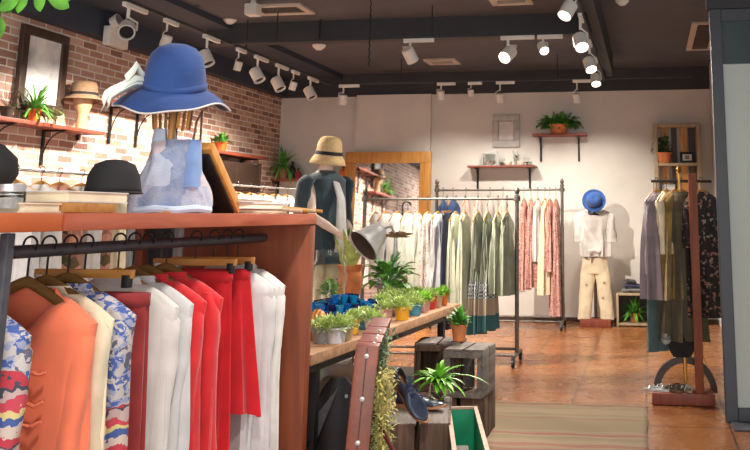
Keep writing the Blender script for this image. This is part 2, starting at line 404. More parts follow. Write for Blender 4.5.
# unseen track lamps added out of view to brighten counter, plants and brick wall
def fill_lamp(x, y, aim, power, cone, label):
    r = thing('track_spotlight', label, 'spotlight', (x, y, ZT), 0, 'track spotlights')
    a = Vector(aim).normalized(); q = a.to_track_quat('Z', 'Y').to_matrix(); hc = Vector((0, 0, -.18))
    MB().box((0, .05, -.012), (.036, .26, .042)).build('adapter', 'white_plastic', r, bevel=.004)
    MB().tube([(0, 0, -.02), (0, 0, -.13)], .012, 8).build('stem', 'white_plastic', r)
    hd = MB().lathe([(0, -.08), (.045, -.08), (.06, -.06), (.06, .08), (.052, .08), (.05, .05), (0.0005, .049)], hc, 18, q).build('lamp_head', 'white_plastic', r)
    MB().lathe([(.048, .055), (0.0005, .056)], hc, 16, q).build('lens', 'lamp_glow', hd)
    ld = bpy.data.lights.new('spot', 'SPOT'); ld.energy = power; ld.spot_size = radians(cone); ld.spot_blend = .8; ld.color = (1, .93, .84); ld.shadow_soft_size = .12
    lo = bpy.data.objects.new('spot_light', ld); COL.objects.link(lo); lo.location = r.location+hc+a*.11; lo.rotation_euler = a.to_track_quat('-Z', 'Y').to_euler()
fill_lamp(XTR, 1.2, (-.75, .75, -1.5), 110, 120, 'unseen track spotlight added above the camera to brighten the wooden counter')
fill_lamp(XTR, 3.4, (-.6, .3, -1), 170, 120, 'unseen track spotlight added above the aisle to brighten the potted plants')
fill_lamp(XTL, 3.6, (-.5, .6, -.9), 210, 140, 'unseen track spotlight added on the left track to brighten the brick wall')
# added area fill behind the camera, standing in for shop front daylight
ld = bpy.data.lights.new('front_fill', 'AREA'); ld.shape = 'RECTANGLE'; ld.size = 5; ld.size_y = 2.6; ld.energy = 210; ld.color = (1, .97, .95)
lo = bpy.data.objects.new('front_fill_light', ld); COL.objects.link(lo); lo.location = (.8, -3.2, 1.7); lo.rotation_euler = (radians(90), 0, radians(10))
w = bpy.data.worlds.new('world'); SC.world = w; w.use_nodes = True
w.node_tree.nodes['Background'].inputs[0].default_value = (1, .98, .97, 1); w.node_tree.nodes['Background'].inputs[1].default_value = .8

# ================================================================ CEILING FIXTURES
def vent(px0, py0, px1, py1, label, grill=True):
    a = onZ(px0, py0, ZC-.012); b = onZ(px1, py1, ZC-.012)
    cx, cy = (a.x+b.x)/2, (a.y+b.y)/2; w, h = abs(b.x-a.x), abs(a.y-b.y)
    r = thing('air_vent', label, 'vent', (cx, cy, ZC))
    f = MB()
    e = .07
    for c, d in (((0, h/2-e/2), (w, e)), ((0, -h/2+e/2), (w, e)), ((w/2-e/2, 0), (e, h-2*e)), ((-w/2+e/2, 0), (e, h-2*e))):
        f.box((c[0], c[1], -.012), (d[0], d[1], .024))
    f.build('vent_frame', 'vent_white', r)
    s = MB(); n = max(4, int((h-2*e)/.04))
    for i in range(n): s.box((0, -h/2+e+(h-2*e)*(i+.5)/n, -.012), (w-2*e, .028, .004), R('X', 30))
    s.build('grille', 'vent_grill' if grill else 'vent_white', r)
vent(262, 15, 300, 4, 'white ceiling vent at upper left, near the top edge of the photo')
vent(493, 5, 530, -3, 'white ceiling vent cut by the top edge in the middle', False)
vent(430, 64.5, 455, 59, 'small pale ceiling vent beyond the cross beam', False)
vent(686, 50, 722, 22, 'large white framed grey ceiling vent near the glass partition')
for (a, b, lab) in (((158, 8), (200, 6), 'thin black slot in the ceiling above the left track, farther one'), ((140, 4), (178, 2), 'thin black slot in the ceiling above the left track, nearer one')):
    p = onZ(*a, ZC-.004); q = onZ(*b, ZC-.004)
    solo('ceiling_slot', MB().bar((0, 0, 0), q-p, .03, .008), 'black_metal', lab, 'slot', p)
for px, py, lab in ((230, 20, 'white dome detector under the ceiling above the left track'), (319, 46, 'small white dome detector under the cross beam'), (622, 1, 'small white ceiling detector at the top edge, right of the right track')):
    p = onZ(px, py, ZC if py != 46 else 3.5)
    if py == 46: p = onY(px, py, 9.3)
    r = thing('ceiling_detector', lab, 'detector', p)
    MB().lathe([(0, -.05), (.03, -.045), (.06, -.02), (.075, 0), (.075, .012), (0, .012)], n=20).build('dome', 'white_plastic', r)
    if p.z < ZC-.03: MB().tube([(0, 0, .01), (0, 0, ZC-p.z)], .008, 6).build('stem', 'black_metal', r)
p = onZ(253, 10, ZC-.1)
r = thing('projector_box', 'small white box on a short mount beside the upper left ceiling vent', 'box', p)
MB().box((0, 0, 0), (.13, .13, .12)).build('housing', 'white_plastic', r, bevel=.01); MB().box((0, 0, .08), (.04, .04, .05)).build('mount', 'white_plastic', r)
MB().lathe([(.03, 0), (.03, -.01), (0, -.01)], (0, -.065, 0), 14, R('X', 90)).build('lens', 'black_metal', r)
p = onZ(676/1.9, 0, ZC)
q0 = onY(371, 0, 8.3)
solo('chain', MB().tube([(.006*sin(i*2.1), .006*cos(i*2.1), -.72*i/30) for i in range(31)], .007, 6), 'black_metal', 'dark chain hanging from the ceiling before the cross beam', 'chain', (q0.x, q0.y, ZC))
# emergency light on the dark band
XE = -5.54
p = onX(116, 38, XE)
r = thing('emergency_light', 'white emergency light with two round lamps on the dark band above the bricks', 'emergency light', p)
MB().box((0, 0, 0), (.08, .34, .20)).build('housing', 'white_plastic', r, bevel=.01)
for s in (-.11, .09):
    h = MB().lathe([(0, -.05), (.055, -.05), (.075, .03), (.07, .035), (0, .03)], (.06, s, .155), 16, R('Y', 70)).build('lamp_head', 'white_plastic', r)
    MB().lathe([(.06, .036), (0, .042)], (.06, s, .155), 16, R('Y', 70)).build('lens', 'steel', h)

# ================================================================ GARMENTS AND HANGERS
cloth('c_white', (208, 204, 199)); cloth('c_white2', (196, 194, 194)); cloth('c_cream', (226, 212, 182)); cloth('c_coral', (232, 122, 86), .05, .25, 420)
cloth('c_red', (194, 22, 34), .08); cloth('c_redknit', (204, 38, 44), .08, .5, 350); cloth('c_darkred', (140, 42, 42), .12, .5, 300)
cloth('c_sage', (192, 194, 170)); cloth('c_palesage', (208, 210, 194)); cloth('c_green', (146, 152, 130)); cloth('c_olive', (88, 80, 60), .1)
cloth('c_gold', (134, 108, 54), .2); cloth('c_lav', (132, 120, 128), .06); cloth('c_navy', (34, 42, 74)); cloth('c_teal', (74, 98, 98)); cloth('c_brown', (74, 60, 52))
cloth('c_denim', (52, 84, 136), .12); cloth('c_blush', (228, 202, 188)); cloth('c_coat', (52, 70, 78), .1); cloth('c_black', (28, 27, 30)); cloth('c_grey', (120, 120, 124))
floral('c_pinkfloral', (196, 148, 138), [(160, 92, 86), (216, 184, 172), (124, 88, 80), (206, 160, 150)], 34)
floral('c_palefloral', (222, 208, 200), [(190, 150, 150), (170, 176, 150), (232, 224, 216)], 30)
floral('c_blackfloral', (40, 34, 34), [(150, 130, 116), (110, 88, 76), (30, 26, 28), (150, 104, 88)], 24, .4)
floral('c_camo', (150, 104, 84), [(72, 66, 42), (188, 132, 112), (90, 78, 50)], 12, .6)
# multicolour knit: blue-white above, red/blue/yellow bands below
def multiknit(name, z_change):
    t = NT(name); t.set(.95); v = t.coord(); sp = t.n('ShaderNodeSeparateXYZ'); t.l(v, sp.inputs[0])
    nz = t.noise(20, 3, t.coord(scale=(1, 1, 1.3)), .1)
    n3 = t.n('ShaderNodeTexNoise'); n3.inputs['Scale'].default_value = 30; t.l(v, n3.inputs['Vector'])
    vo = t.n('ShaderNodeTexVoronoi'); vo.inputs['Scale'].default_value = 34; t.l(t.mix(.05, t.coord(scale=(1, 1, .8), rot=(.3, .7, 0)), n3.outputs['Color'], 'ADD'), vo.inputs['Vector'])
    se = t.n('ShaderNodeSeparateColor'); t.l(vo.outputs['Color'], se.inputs[0])
    av = t.n('ShaderNodeMath', operation='MULTIPLY_ADD'); t.l(nz, av.inputs[0]); av.inputs[1].default_value = 1.5; av.inputs[2].default_value = -.45
    a2 = t.n('ShaderNodeMath', operation='MULTIPLY_ADD'); t.l(se.outputs[0], a2.inputs[0]); a2.inputs[1].default_value = .45; t.l(av.outputs[0], a2.inputs[2])
    up = t.ramp(a2.outputs[0], [(0, (96, 98, 116)), (.34, (188, 182, 180)), (.52, (150, 156, 184)), (.6, (74, 98, 164)), (.74, (196, 190, 186)), (.84, (90, 110, 166))], True)
    ms = t.n('ShaderNodeMath', operation='MULTIPLY_ADD'); t.l(nz, ms.inputs[0]); ms.inputs[1].default_value = .09; t.l(sp.outputs['Z'], ms.inputs[2])
    m2 = t.n('ShaderNodeMath', operation='MULTIPLY'); t.l(ms.outputs[0], m2.inputs[0]); m2.inputs[1].default_value = 8.2
    fr = t.n('ShaderNodeMath', operation='FRACT'); t.l(m2.outputs[0], fr.inputs[0])
    lo_ = t.ramp(fr.outputs[0], [(0, (184, 60, 74)), (.2, (200, 182, 170)), (.34, (70, 92, 150)), (.52, (208, 190, 130)), (.64, (190, 70, 84)), (.82, (186, 162, 158)), (.93, (70, 70, 84))], True)
    cmp_ = t.n('ShaderNodeMath', operation='LESS_THAN'); t.l(ms.outputs[0], cmp_.inputs[0]); cmp_.inputs[1].default_value = z_change
    t.base(t.mix(cmp_.outputs[0], up, lo_)); t.bump(t.noise(350, 2), .4, .004)
multiknit('c_multi', -.22); multiknit('c_multi2', -.36)
# pinstripe dress, gingham patch and teal hem by height
t = NT('c_dress'); t.set(.9); v = t.coord(); sp = t.n('ShaderNodeSeparateXYZ'); t.l(v, sp.inputs[0])
wv = t.n('ShaderNodeTexWave'); wv.inputs['Scale'].default_value = 16; t.l(v, wv.inputs['Vector'])
st = t.ramp(wv.outputs[0], [(.3, (112, 118, 102)), (.6, (140, 144, 128))])
ck = t.n('ShaderNodeTexChecker'); ck.inputs['Scale'].default_value = 55; ck.inputs['Color1'].default_value = srgb((70, 84, 96)); ck.inputs['Color2'].default_value = srgb((196, 198, 190)); t.l(v, ck.inputs['Vector'])
def zstep(t, sp, z):
    k = t.n('ShaderNodeMath', operation='LESS_THAN'); t.l(sp.outputs['Z'], k.inputs[0]); k.inputs[1].default_value = z; return k.outputs[0]
c_ = t.mix(zstep(t, sp, -.80), st, ck.outputs[0]); c_ = t.mix(zstep(t, sp, -.97), c_, (168, 152, 132)); t.base(t.mix(zstep(t, sp, -1.13), c_, (58, 104, 108)))
t.bump(t.noise(200, 2), .3, .003)

def body_mesh(w, L, hem, T=.04, neck=.07, vdip=0, folds=.01, seed=0, drop=.07, top=-.105, waist=1.0, back_dip=0, nseg=56, fk=7, hemwave=.0):
    rnd = random.Random(seed); ph = [rnd.uniform(0, 6.28) for _ in range(6)]
    prof = [(0, neck, T*.55), (.02, neck+.02, T*.7)]
    for k in range(1, 6): prof.append((drop*(k/5)**1.25+.012, neck+(w-neck)*(k/5)**.85, T*(.75+.08*k)))
    prof.append((drop+.03, w*.99, T*1.15)); prof.append((drop+.07, w*.965, T*1.2))
    n = 16
    for k in range(1, n+1):
        f = k/n; ww = w*.95+(hem-w*.95)*f; ww *= 1-(1-waist)*exp(-((f-.35)/.18)**2)
        prof.append((drop+.07+(L-drop-.07)*f, ww, T*(1.2+.5*f)))
    rings = []
    for (d, a, b) in prof:
        f = d/L; ring = []
        for k in range(nseg):
            th = 2*pi*k/nseg; cx, sy = cos(th), sin(th)
            am = folds*min(1, f*2.2)*(.5+.9*f)
            rr = 1+0*am
            off = am*(sin(fk*th+ph[0]+f*1.2)*.6+sin((fk*2+1)*th+ph[1]-f*1.5)*.3+sin(3*th+ph[2])*.5)
            x = a*abs(cx)**.75*(1 if cx >= 0 else -1)+off*cx*1.2; y = b*abs(sy)**.9*(1 if sy >= 0 else -1)+off*sy*2.2
            z = top-d
            if f < .3:
                g_ = exp(-(x/max(.03, neck*.9))**2)*max(0, 1-d/.1)
                z -= g_*(vdip if sy < 0 else back_dip)
            z += hemwave*sin(5*th+ph[3])*f*f
            ring.append(Vector((x, y, z)))
        rings.append(ring)
    return MB().loft(rings)
def sleeve_mesh(s, w, L, r0=.055, r1=.04, drop=.07, top=-.105, out=.025, seed=0, T=.04, ry=.55):
    rnd = random.Random(seed+s*7+3); pts = []; rs = []; n = 12
    for k in range(n+1):
        f = k/n
        x = s*(w-.042+out*.5*sin(min(1, f*1.8)*pi/2)+.006*sin(f*9+rnd.random()))
        if f < .12: x = s*(w-.052+.2*f)
        pts.append((x, -.006+.012*sin(f*5+seed), top-drop*.72-.012-L*f)); rs.append((r0+(r1-r0)*f)*(1+.05*sin(f*23+seed)) if f > .04 else r0*.5)
    m = MB(); N = 20; rings = []
    for i, (p, r) in enumerate(zip(pts, rs)):
        ring = []
        for k in range(N):
            th = 2*pi*k/N; wob = 1+.08*sin(3*th+i*.4+seed)
            ring.append(Vector((p[0]+r*.62*cos(th)*wob, p[1]+r*ry*sin(th)*wob, p[2])))
        rings.append(ring)
    return m.loft(rings, True, False)
def hanger(loc, rz, label, mat='hanger_wood', w=.165, group=None, clip=False, name='clothes_hanger', ext=0):
    r = thing(name, label, 'hanger', loc, rz, group)
    pts = [(.020*cos(a), 0, .0-.002+.020*sin(a)) for a in [radians(x) for x in range(-40, 200, 20)]]
    pts = [(-x, y, z) for x, y, z in pts][::-1]
    pts = pts[::-1]
    hk = [(.020*cos(radians(a)), 0, .020*sin(radians(a))) for a in range(200, -60, -20)]
    hk += [(.006, 0, -.024), (0, 0, -.035), (0, 0, -.095-ext)]
    MB().tube(hk, .003, 6).build('hook', 'black_metal', r)
    if clip:
        MB().box((0, 0, -.085-ext), (w*1.8, .012, .024)).build('crossbar', mat, r, bevel=.003)
        for s in (-1, 1):
            c = MB().box((s*w*.78, 0, -.105-ext), (.022, .022, .034)); c.build('clip', 'steel' if s < 0 else 'black_metal', r, bevel=.002)
    else:
        P = []; rs = []
        for k in range(-10, 11):
            f = k/10; P.append((w*f, -.004*abs(f), -ext-.090-.095*abs(f)**1.25)); rs.append(.014-.005*abs(f)**2)
        MB().tube(P, rs, 10, flat=.6).build('shoulder_bar', mat, r)
    return r
def garment(name, label, cat, loc, rz, mat, w=.2, L=.68, hem=None, sl=.5, group=None, seed=0, trim=None, sl_r=(.055, .04), **kw):
    r = thing(name, label, cat, loc, rz, group)
    o = body_mesh(w, L, hem or w*1.02, seed=seed, **kw).build('body', mat, r)
    if sl:
        for s in (-1, 1): sleeve_mesh(s, w, sl, sl_r[0], sl_r[1], seed=seed).build('sleeve', mat, r)
    return r
def skirt(name, label, cat, loc, rz, mat, w=.13, hem=.2, L=.6, T=.02, seed=0, folds=.02, top=-.12, tier=None, group=None):
    r = thing(name, label, cat, loc, rz, group); rnd = random.Random(seed); ph = [rnd.uniform(0, 6) for _ in range(4)]
    rings = []
    for k in range(19):
        f = k/18; ring = []
        for j in range(64):
            th = 2*pi*j/64; am = folds*(.25+f)
            a = w+(hem-w)*f; b = T*(1+1.2*f)
            off = am*(sin(9*th+ph[0])*.5+sin(14*th+ph[1]+f)*.35)
            ring.append(Vector((a*cos(th)+off*cos(th), b*sin(th)+off*sin(th)*1.4, top-L*f+.01*sin(3*th+ph[2])*f)))
        rings.append(ring)
    MB().loft(rings).build('skirt_body', mat, r)
    MB().loft([[Vector((w*1.03*cos(2*pi*j/40), T*1.15*sin(2*pi*j/40), top+z)) for j in range(40)] for z in (.005, -.03)]).build('waistband', mat, r, solid=.003)
    return r
# ================================================================ LEFT WALL: shelf, picture, rail
XS = -5.5
LIM = {}
def wall_shelf(name_label, c, sx, sy, mat, brs, th=.03, drop=.2, wall='X'):
    """c = middle of the top face; brackets at offsets brs along the shelf; wall: which way the wall is"""
    r = thing('wall_shelf', name_label, 'shelf', c)
    MB().box((0, 0, -th/2), (sx, sy, th)).build('board', mat, r, bevel=.004)
    for b in brs:
        m = MB()
        if wall == 'X':
            m.box((-sx/2+.012, b, -th-drop/2), (.02, .028, drop)).box((0, b, -th-.008), (sx*.85, .028, .016))
            m.tube([(-sx/2+.02+(sx*.75)*(1-cos(a)), b, -th-drop*.85+(drop*.8)*sin(a)) for a in [i*pi/16 for i in range(9)]], .007, 6)
        else:
            m.box((b, sy/2-.012, -th-drop/2), (.028, .02, drop)).box((b, 0, -th-.008), (.028, sy*.85, .016))
            m.tube([(b, sy/2-.02-(sy*.75)*(1-cos(a)), -th-drop*.85+(drop*.8)*sin(a)) for a in [i*pi/16 for i in range(9)]], .007, 6)
        m.build('bracket', 'black_metal', r, weld=False)
    return r
a = onX(-25, 116, XS); b = onX(104, 130, XS); zs = 2.335
ys = (a.y+b.y)/2
wall_shelf('dark red wooden shelf with black iron brackets on the brick wall', (-5.61, ys, zs), .26, b.y-a.y, 'cherry', [onX(65, 140, XS).y-ys, -.4], .035, .34)
a = onX(99, 97, XS); b = onX(163, 105, XS); y2 = (a.y+b.y)/2
wall_shelf('higher wall shelf on black brackets half hidden behind the blue sun hat', (-5.61, y2, a.z), .24, b.y-a.y, 'cherry', [onX(100, 112, XS).y-y2, onX(130, 112, XS).y-y2, onX(156, 112, XS).y-y2], .03, .4)
# plant pot on shelf
def strap_foliage(parent, n, L, W, mat, c=(0, 0, .05), spread=.9, droop=1.3, seed=1, up=.5, name='foliage'):
    rnd = random.Random(seed); m = MB()
    for i in range(n):
        a = rnd.uniform(0, 2*pi); e = rnd.uniform(up, 1.5)
        d = Vector((cos(a)*cos(e)*spread, sin(a)*cos(e)*spread, sin(e)))
        m.leaf(Vector(c)+Vector((cos(a), sin(a), 0))*.01, d, L*rnd.uniform(.6, 1.1), W*rnd.uniform(.7, 1.1), droop*rnd.uniform(.7, 1.2), .3, 7)
    return m.build(name, mat, parent)
def bush_foliage(parent, n, rx, ry, rz, leaf, W, mat, c=(0, 0, .1), seed=1, droop=.5, name='foliage', base=None):
    rnd = random.Random(seed); m = MB(); c = Vector(c)
    for i in range(n):
        a = rnd.uniform(0, 2*pi); e = math.asin(rnd.uniform(-.25, 1)); k = rnd.uniform(.45, 1)
        d = Vector((cos(a)*cos(e), sin(a)*cos(e), sin(e)))
        p = c+Vector((d.x*rx, d.y*ry, d.z*rz))*k
        d2 = (d+Vector((rnd.uniform(-.5, .5), rnd.uniform(-.5, .5), rnd.uniform(-.2, .5)))).normalized()
        m.leaf(p-d2*leaf*.5, d2, leaf*rnd.uniform(.7, 1.2), W*rnd.uniform(.7, 1.2), droop, .2, 4)
    stems = 6
    for i in range(stems):
        a = rnd.uniform(0, 2*pi); m.tube([(c.x*.3, c.y*.3, .02 if base is None else base), c+Vector((cos(a)*rx*.6, sin(a)*ry*.6, rz*.4))], .0025, 5)
    return m.build(name, mat, parent, weld=False)
def pot_mesh(r, h, rim=.12, n=24, base=.72):
    return MB().lathe([(0.0005, 0), (r*base, 0), (r*.95, h*(1-rim*1.3)), (r*1.08, h*(1-rim*1.3)), (r*1.12, h), (r*.98, h), (r*.9, h*.85), (.0005, h*.84)], n=n)
def potted(name, label, cat, loc, r, h, potmat, fol, group=None, potname='pot', rz=0, lim=None):
    t = thing(name, label, cat, loc, rz, group)
    p = pot_mesh(r, h).build(potname, potmat, t)
    MB().lathe([(r*.9, h*.86), (.0005, h*.9)], n=16).build('soil', 'soil', p)
    f_ = fol(t)
    if lim:
        for v_ in f_.data.vertices:
            if lim[0] is not None: v_.co.x = max(v_.co.x, lim[0]-loc[0])
            if lim[1] is not None: v_.co.y = min(v_.co.y, lim[1]-loc[1])
            if v_.co.x**2+v_.co.y**2 > (r*1.2)**2 or True: v_.co.z = max(v_.co.z, (.012 if lim[2] else -9))
    return t
p = onX(34, 120, XS-.08)
potted('potted_plant', 'spider plant in a small orange pot on the dark red brick wall shelf', 'plant', (p.x, p.y, zs+.001), .062, .12, 'orange_pot', lambda t: strap_foliage(t, 80, .30, .022, 'leaf', (0, 0, .11), 1, 1.5, 4, .1), lim=(XL+.012, None, 1))
p = onX(6, 118, XS-.08)
t_ = potted('potted_plant', 'wispy dry brown twig plant at the left end of the brick wall shelf', 'plant', (p.x, p.y, zs+.001), .06, .1, 'soil', lambda t: strap_foliage(t, 30, .3, .006, 'crate_brown', (0, 0, .1), 1, .6, 9, .3), lim=(XL+.012, None, 1))
p = onX(48, 121, XS-.06)
r = thing('glass_bottle', 'small clear glass bottle between the orange pot and the hat stand', 'bottle', (p.x, p.y+.05, zs+.001))
MB().lathe([(0.0005, 0), (.04, 0), (.042, .08), (.015, .12), (.015, .16), (.019, .165)], n=18).build('body', 'glass', r)
# head form with brown hat
p = onX(81, 128, XS-.05)
r = thing('hat_stand', 'pale wooden head form on the brick wall shelf under the brown hat', 'stand', (p.x, p.y, zs+.001))
hz = onX(81, 96, XS-.05).z-zs
MB().lathe([(.0005, 0), (.06, 0), (.056, .02), (.05, hz*.4), (.055, hz*.5), (.085, hz*.72), (.095, hz*.95), (.07, hz*1.2), (.0005, hz*1.28)], n=24).build('head_form', 'tan_wood', r)
plain('straw_brown', (132, 102, 76), .9, var=.1, scale=60, bump=.5)
plain('straw', (218, 188, 138), .9, var=.08, scale=80, bump=.5)
def hat(label, loc, rc, rb, h, mat, band, tilt=(0, 0, 0), brim_wave=0, sag=.1, name='hat', cat='hat', n=48, top_dent=0, seed=0, group=None):
    r = thing(name, label, cat, loc, 0, group); r.rotation_euler = tilt
    m = MB(); rings = []
    prof = [(0.001, h-top_dent), (rc*.35, h-top_dent*.6), (rc*.65, h*.985), (rc*.85, h*.9), (rc*.96, h*.72), (rc*1.0, h*.4), (rc*1.03, h*.12), (rc*1.06, .015), (rc*1.12, 0)]
    for i in range(1, 9):
        f = i/8; prof.append((rc*1.12+(rb-rc*1.12)*f, -sag*f**1.3))
    for pr, pz in prof:
        f = max(0, (pr-rc*1.12)/(rb-rc*1.12+1e-6))
        rings.append([Vector((pr*cos(2*pi*k/n), pr*sin(2*pi*k/n), pz+brim_wave*f*f*sin(3*2*pi*k/n+seed))) for k in range(n)])
    m.loft(rings); o = m.build('crown_and_brim', mat, r, solid=.004)
    if band: MB().lathe([(rc*1.055, .012), (rc*1.04, h*.28), (rc*1.045, h*.28), (rc*1.065, .012)], n=n).build('hat_band', band, r)
    return r
hp = (p.x, p.y, zs+hz*.98)
hat('brown straw hat with a dark band on a head form, brick wall shelf', hp, .125, .19, .16, 'straw_brown', 'black_cloth', sag=.03)
# picture on the brick wall
pa = onX(22, 25, XL+.03); pb = onX(67, 40, XL+.03); pc = onX(14, 106, XL+.03)
y0, y1 = pa.y, pb.y; z1 = (pa.z+pb.z)/2+.02; z0 = z1-1.02
z0 = onX(12, 108, XL+.03).z
r = thing('wall_picture', 'framed grey and white picture in a dark brown frame on the brick wall', 'picture', (XL+.02, (y0+y1)/2, (z0+z1)/2))
W_, H_ = y1-y0, z1-z0; e = .085
m = MB()
for c, d in (((0, H_/2-e/2), (W_, e)), ((0, -H_/2+e/2), (W_, e)), ((W_/2-e/2, 0), (e, H_-2*e)), ((-W_/2+e/2, 0), (e, H_-2*e))): m.box((.02, c[0], c[1]), (.05, d[0], d[1]))
m.build('frame', 'dark_wood', r, bevel=.006, weld=False)
t = NT('abstract_print'); t.set(.6); t.base(t.ramp(t.noise(3.2, 5, None, 1.4), [(.3, (176, 174, 178)), (.5, (214, 210, 210)), (.62, (230, 226, 224)), (.75, (190, 188, 192))]))
MB().box((.012, 0, 0), (.015, W_-2*e+.01, H_-2*e+.01)).build('print', 'abstract_print', r, smooth=False)
# right shelf (over dark cabinet) against the brick wall
a = onX(215, 150, XS); b = onX(264, 157, XS); ym = (a.y+b.y)/2; zz = (a.z+b.z)/2
wall_shelf('dark red shelf with a small plant above the dark wall cabinet', (-5.60, ym, zz), .28, b.y-a.y, 'cherry', [-.5, .5], .04, .05)
p = onX(221, 150, -5.62)
potted('potted_plant', 'small green plant in an orange pot right of the leaning wooden board', 'plant', (-5.62, p.y, zz+.001), .075, .13, 'orange_pot', lambda t: bush_foliage(t, 70, .13, .13, .1, .09, .04, 'leaf', (0, 0, .15), 5), lim=(XL+.012, None, 1))
r = thing('wall_cabinet', 'dark brown wall cabinet with arched lower corners on the brick wall', 'cabinet', (-5.62, ym, 0))
za = onX(240, 157, XS).z; zb = onX(240, 192, XS).z; hw = (b.y-a.y)/2*.86
MB().box((0, .06, (za+zb)/2-.02), (.2, hw*2, za-zb-.1)).build('body', 'dark_wood', r, bevel=.006)
m = MB(); m.box((.105, .06, (za+zb)/2-.02), (.012, hw*1.75, (za-zb)*.62)); m.build('door', 'dark_wood', r, bevel=.004)
m = MB()
for s in (-1, 1): m.box((.09, .06+s*hw*.97, (za+zb)/2-.02), (.04, .05, za-zb-.06))
m.build('side_post', 'dark_wood', r, weld=False, bevel=.004)
# shelf on the back wall left of the mirror
a = onY(263, 179, YB); b = onY(352, 184, YB); ws = wall_shelf('dark shelf on the back wall behind the dressed mannequin', ((a.x+b.x)/2, YB-.03, a.z), b.x-a.x, .24, 'cherry', [-.5, .4], .035, .25, 'Y')
zsh = a.z
p = onY(283, 178, YB-.05)
potted('potted_plant', 'bushy spider plant on the back wall shelf beside the brick corner', 'plant', (p.x, YB-.06, zsh+.001), .1, .16, 'straw_brown', lambda t: strap_foliage(t, 70, .42, .03, 'leaf', (0, 0, .15), 1, 1.5, 8, .1), lim=(XL+.012, YB-.012, 0))
for px, col, lab, hh in ((292, 'black_metal', 'dark bottle beside the bushy plant on the back wall shelf', .26), (298, 'c_darkred', 'small dark red jar at the right of the dark bottle on the shelf', .16), (337, 'glass', 'clear bottle on the back wall shelf next to the wooden mirror', .25), (343, 'orange_pot', 'small orange bottle on the back wall shelf next to the wooden mirror', .18)):
    p = onY(px, 178, YB-.06)
    r = thing('bottle', lab, 'bottle', (p.x, YB-.06, zsh+.001), group='bottles on the back wall shelf')
    MB().lathe([(.0005, 0), (.05, 0), (.052, hh*.55), (.02, hh*.75), (.018, hh*.92)], n=18).build('glass_body', col, r)
    MB().lathe([(.022, hh*.9), (.022, hh), (.0005, hh)], n=14).build('cap', 'black_metal', r)
# clothes rail along the brick wall
XK = -4.2; ra_ = onX(-15, 165, XK); rb_ = onX(314, 193, XK); zr = 1.80
r = thing('garment_rail', 'long grey clothes rail standing along the brick wall behind the counter', 'clothes rail', (XK, 0, 0))
MB().tube([(0, ra_.y, zr), (0, rb_.y, zr)], .010, 10).build('rail', 'steel', r)
for y in (ra_.y, (ra_.y+rb_.y)/2-1.2, rb_.y): MB().tube([(0, y, 0), (0, y, zr)], .016, 10).build('post', 'dark_steel', r)
MB().tube([(0, rb_.y, zr), (0.0, rb_.y, zr+.05), (.05, rb_.y, zr+.09), (.12, rb_.y, zr+.07), (.14, rb_.y, zr+.02)], .018, 8).build('curled_end', 'dark_steel', r)
for y in (ra_.y, rb_.y): MB().tube([(-.3, y, .02), (.3, y, .02)], .018, 8).build('foot', 'dark_steel', r)
lst = [(22, 'c_white2', 'white blouse first on the brick wall rail at the photo left edge', 1), (48, 'c_white', 'white shirt on the brick wall rail beside the first blouse', 1), (66, 'c_camo', 'rose and olive patterned top seen under the counter board', 1), (88, 'c_white', 'white knitted top on the brick wall rail', 1), (98, 'c_camo', 'second rose and olive patterned top seen under the counter board', 1), (112, 'c_cream', 'cream shirt on the brick wall rail behind the black hat', 0), (124, 'c_grey', 'grey jacket on the brick wall rail behind the denim bag', 0), (135, 'c_black', 'black coat on the brick wall rail seen under the counter board', 0),
       (160, 'c_black', 'second black coat farther along the brick wall rail', 0), (185, 'c_grey', 'dark grey coat farther along the brick wall rail', 0), (205, 'c_black', 'last black coat on the brick wall rail before the board', 0), (222, 'c_white', 'white shirt on the brick wall rail behind the leaning board', 0), (243, 'c_blush', 'blush shirt on the brick wall rail behind the magazines', 0), (256, 'c_white', 'white blouse on the brick wall rail behind the magazines', 0), (268, 'c_cream', 'cream blouse on the brick wall rail right of the magazines', 0), (280, 'c_grey', 'grey top on the brick wall rail near its far end', 0), (292, 'c_white2', 'white top nearest the curled end of the brick wall rail', 0)]
lt_mats = {'c_white': 'hanger_wood'}
for i, (px, mt_, lab, near) in enumerate(lst):
    y = onX(px, 180, XK+.05).y
    garment('shirt', lab, 'shirt', (XK, y, zr+.014), radians(random.uniform(-14, 10)), mt_, w=.2, L=.75, sl=.5 if i % 3 else .2, seed=i, T=.05, neck=.06, folds=.012, group='clothes on the brick wall rail')
    hanger((XK, y, zr+.014), radians(random.uniform(-8, 8)), 'yellow wooden hanger, %s along the brick wall rail' % ['first', 'second', 'third', 'fourth', 'fifth', 'sixth', 'seventh', 'eighth', 'ninth', 'tenth', 'eleventh', 'twelfth', 'thirteenth', 'fourteenth', 'fifteenth', 'sixteenth', 'last'][i], w=.19, group='hangers on the brick wall rail')

# ================================================================ BACK WALL
def frame_rect(parent, w, h, e, d, mat, name='frame', ax='Y'):
    m = MB()
    for c, dd in (((0, h-e/2), (w, e)), ((0, e/2), (w, e)), ((w/2-e/2, h/2), (e, h-2*e)), ((-w/2+e/2, h/2), (e, h-2*e))): m.box((c[0], 0, c[1]), (dd[0], d, dd[1]))
    return m.build(name, mat, parent, bevel=.006, weld=False)
ma = onY(345, 152, 12.9); mbb = onY(431, 152, 12.9)
r = thing('floor_mirror', 'tall mirror in a broad honey pine frame leaning by the back wall column', 'mirror', ((ma.x+mbb.x)/2, 12.92, 0)); r.rotation_euler = (radians(-2.2), 0, 0)
frame_rect(r, mbb.x-ma.x, ma.z, .17, .06, 'pine')
MB().box((0, 0, ma.z/2), (mbb.x-ma.x-.3, .02, ma.z-.3)).build('mirror_pane', 'mirror_glass', r, smooth=False)
r.location.y = 12.86
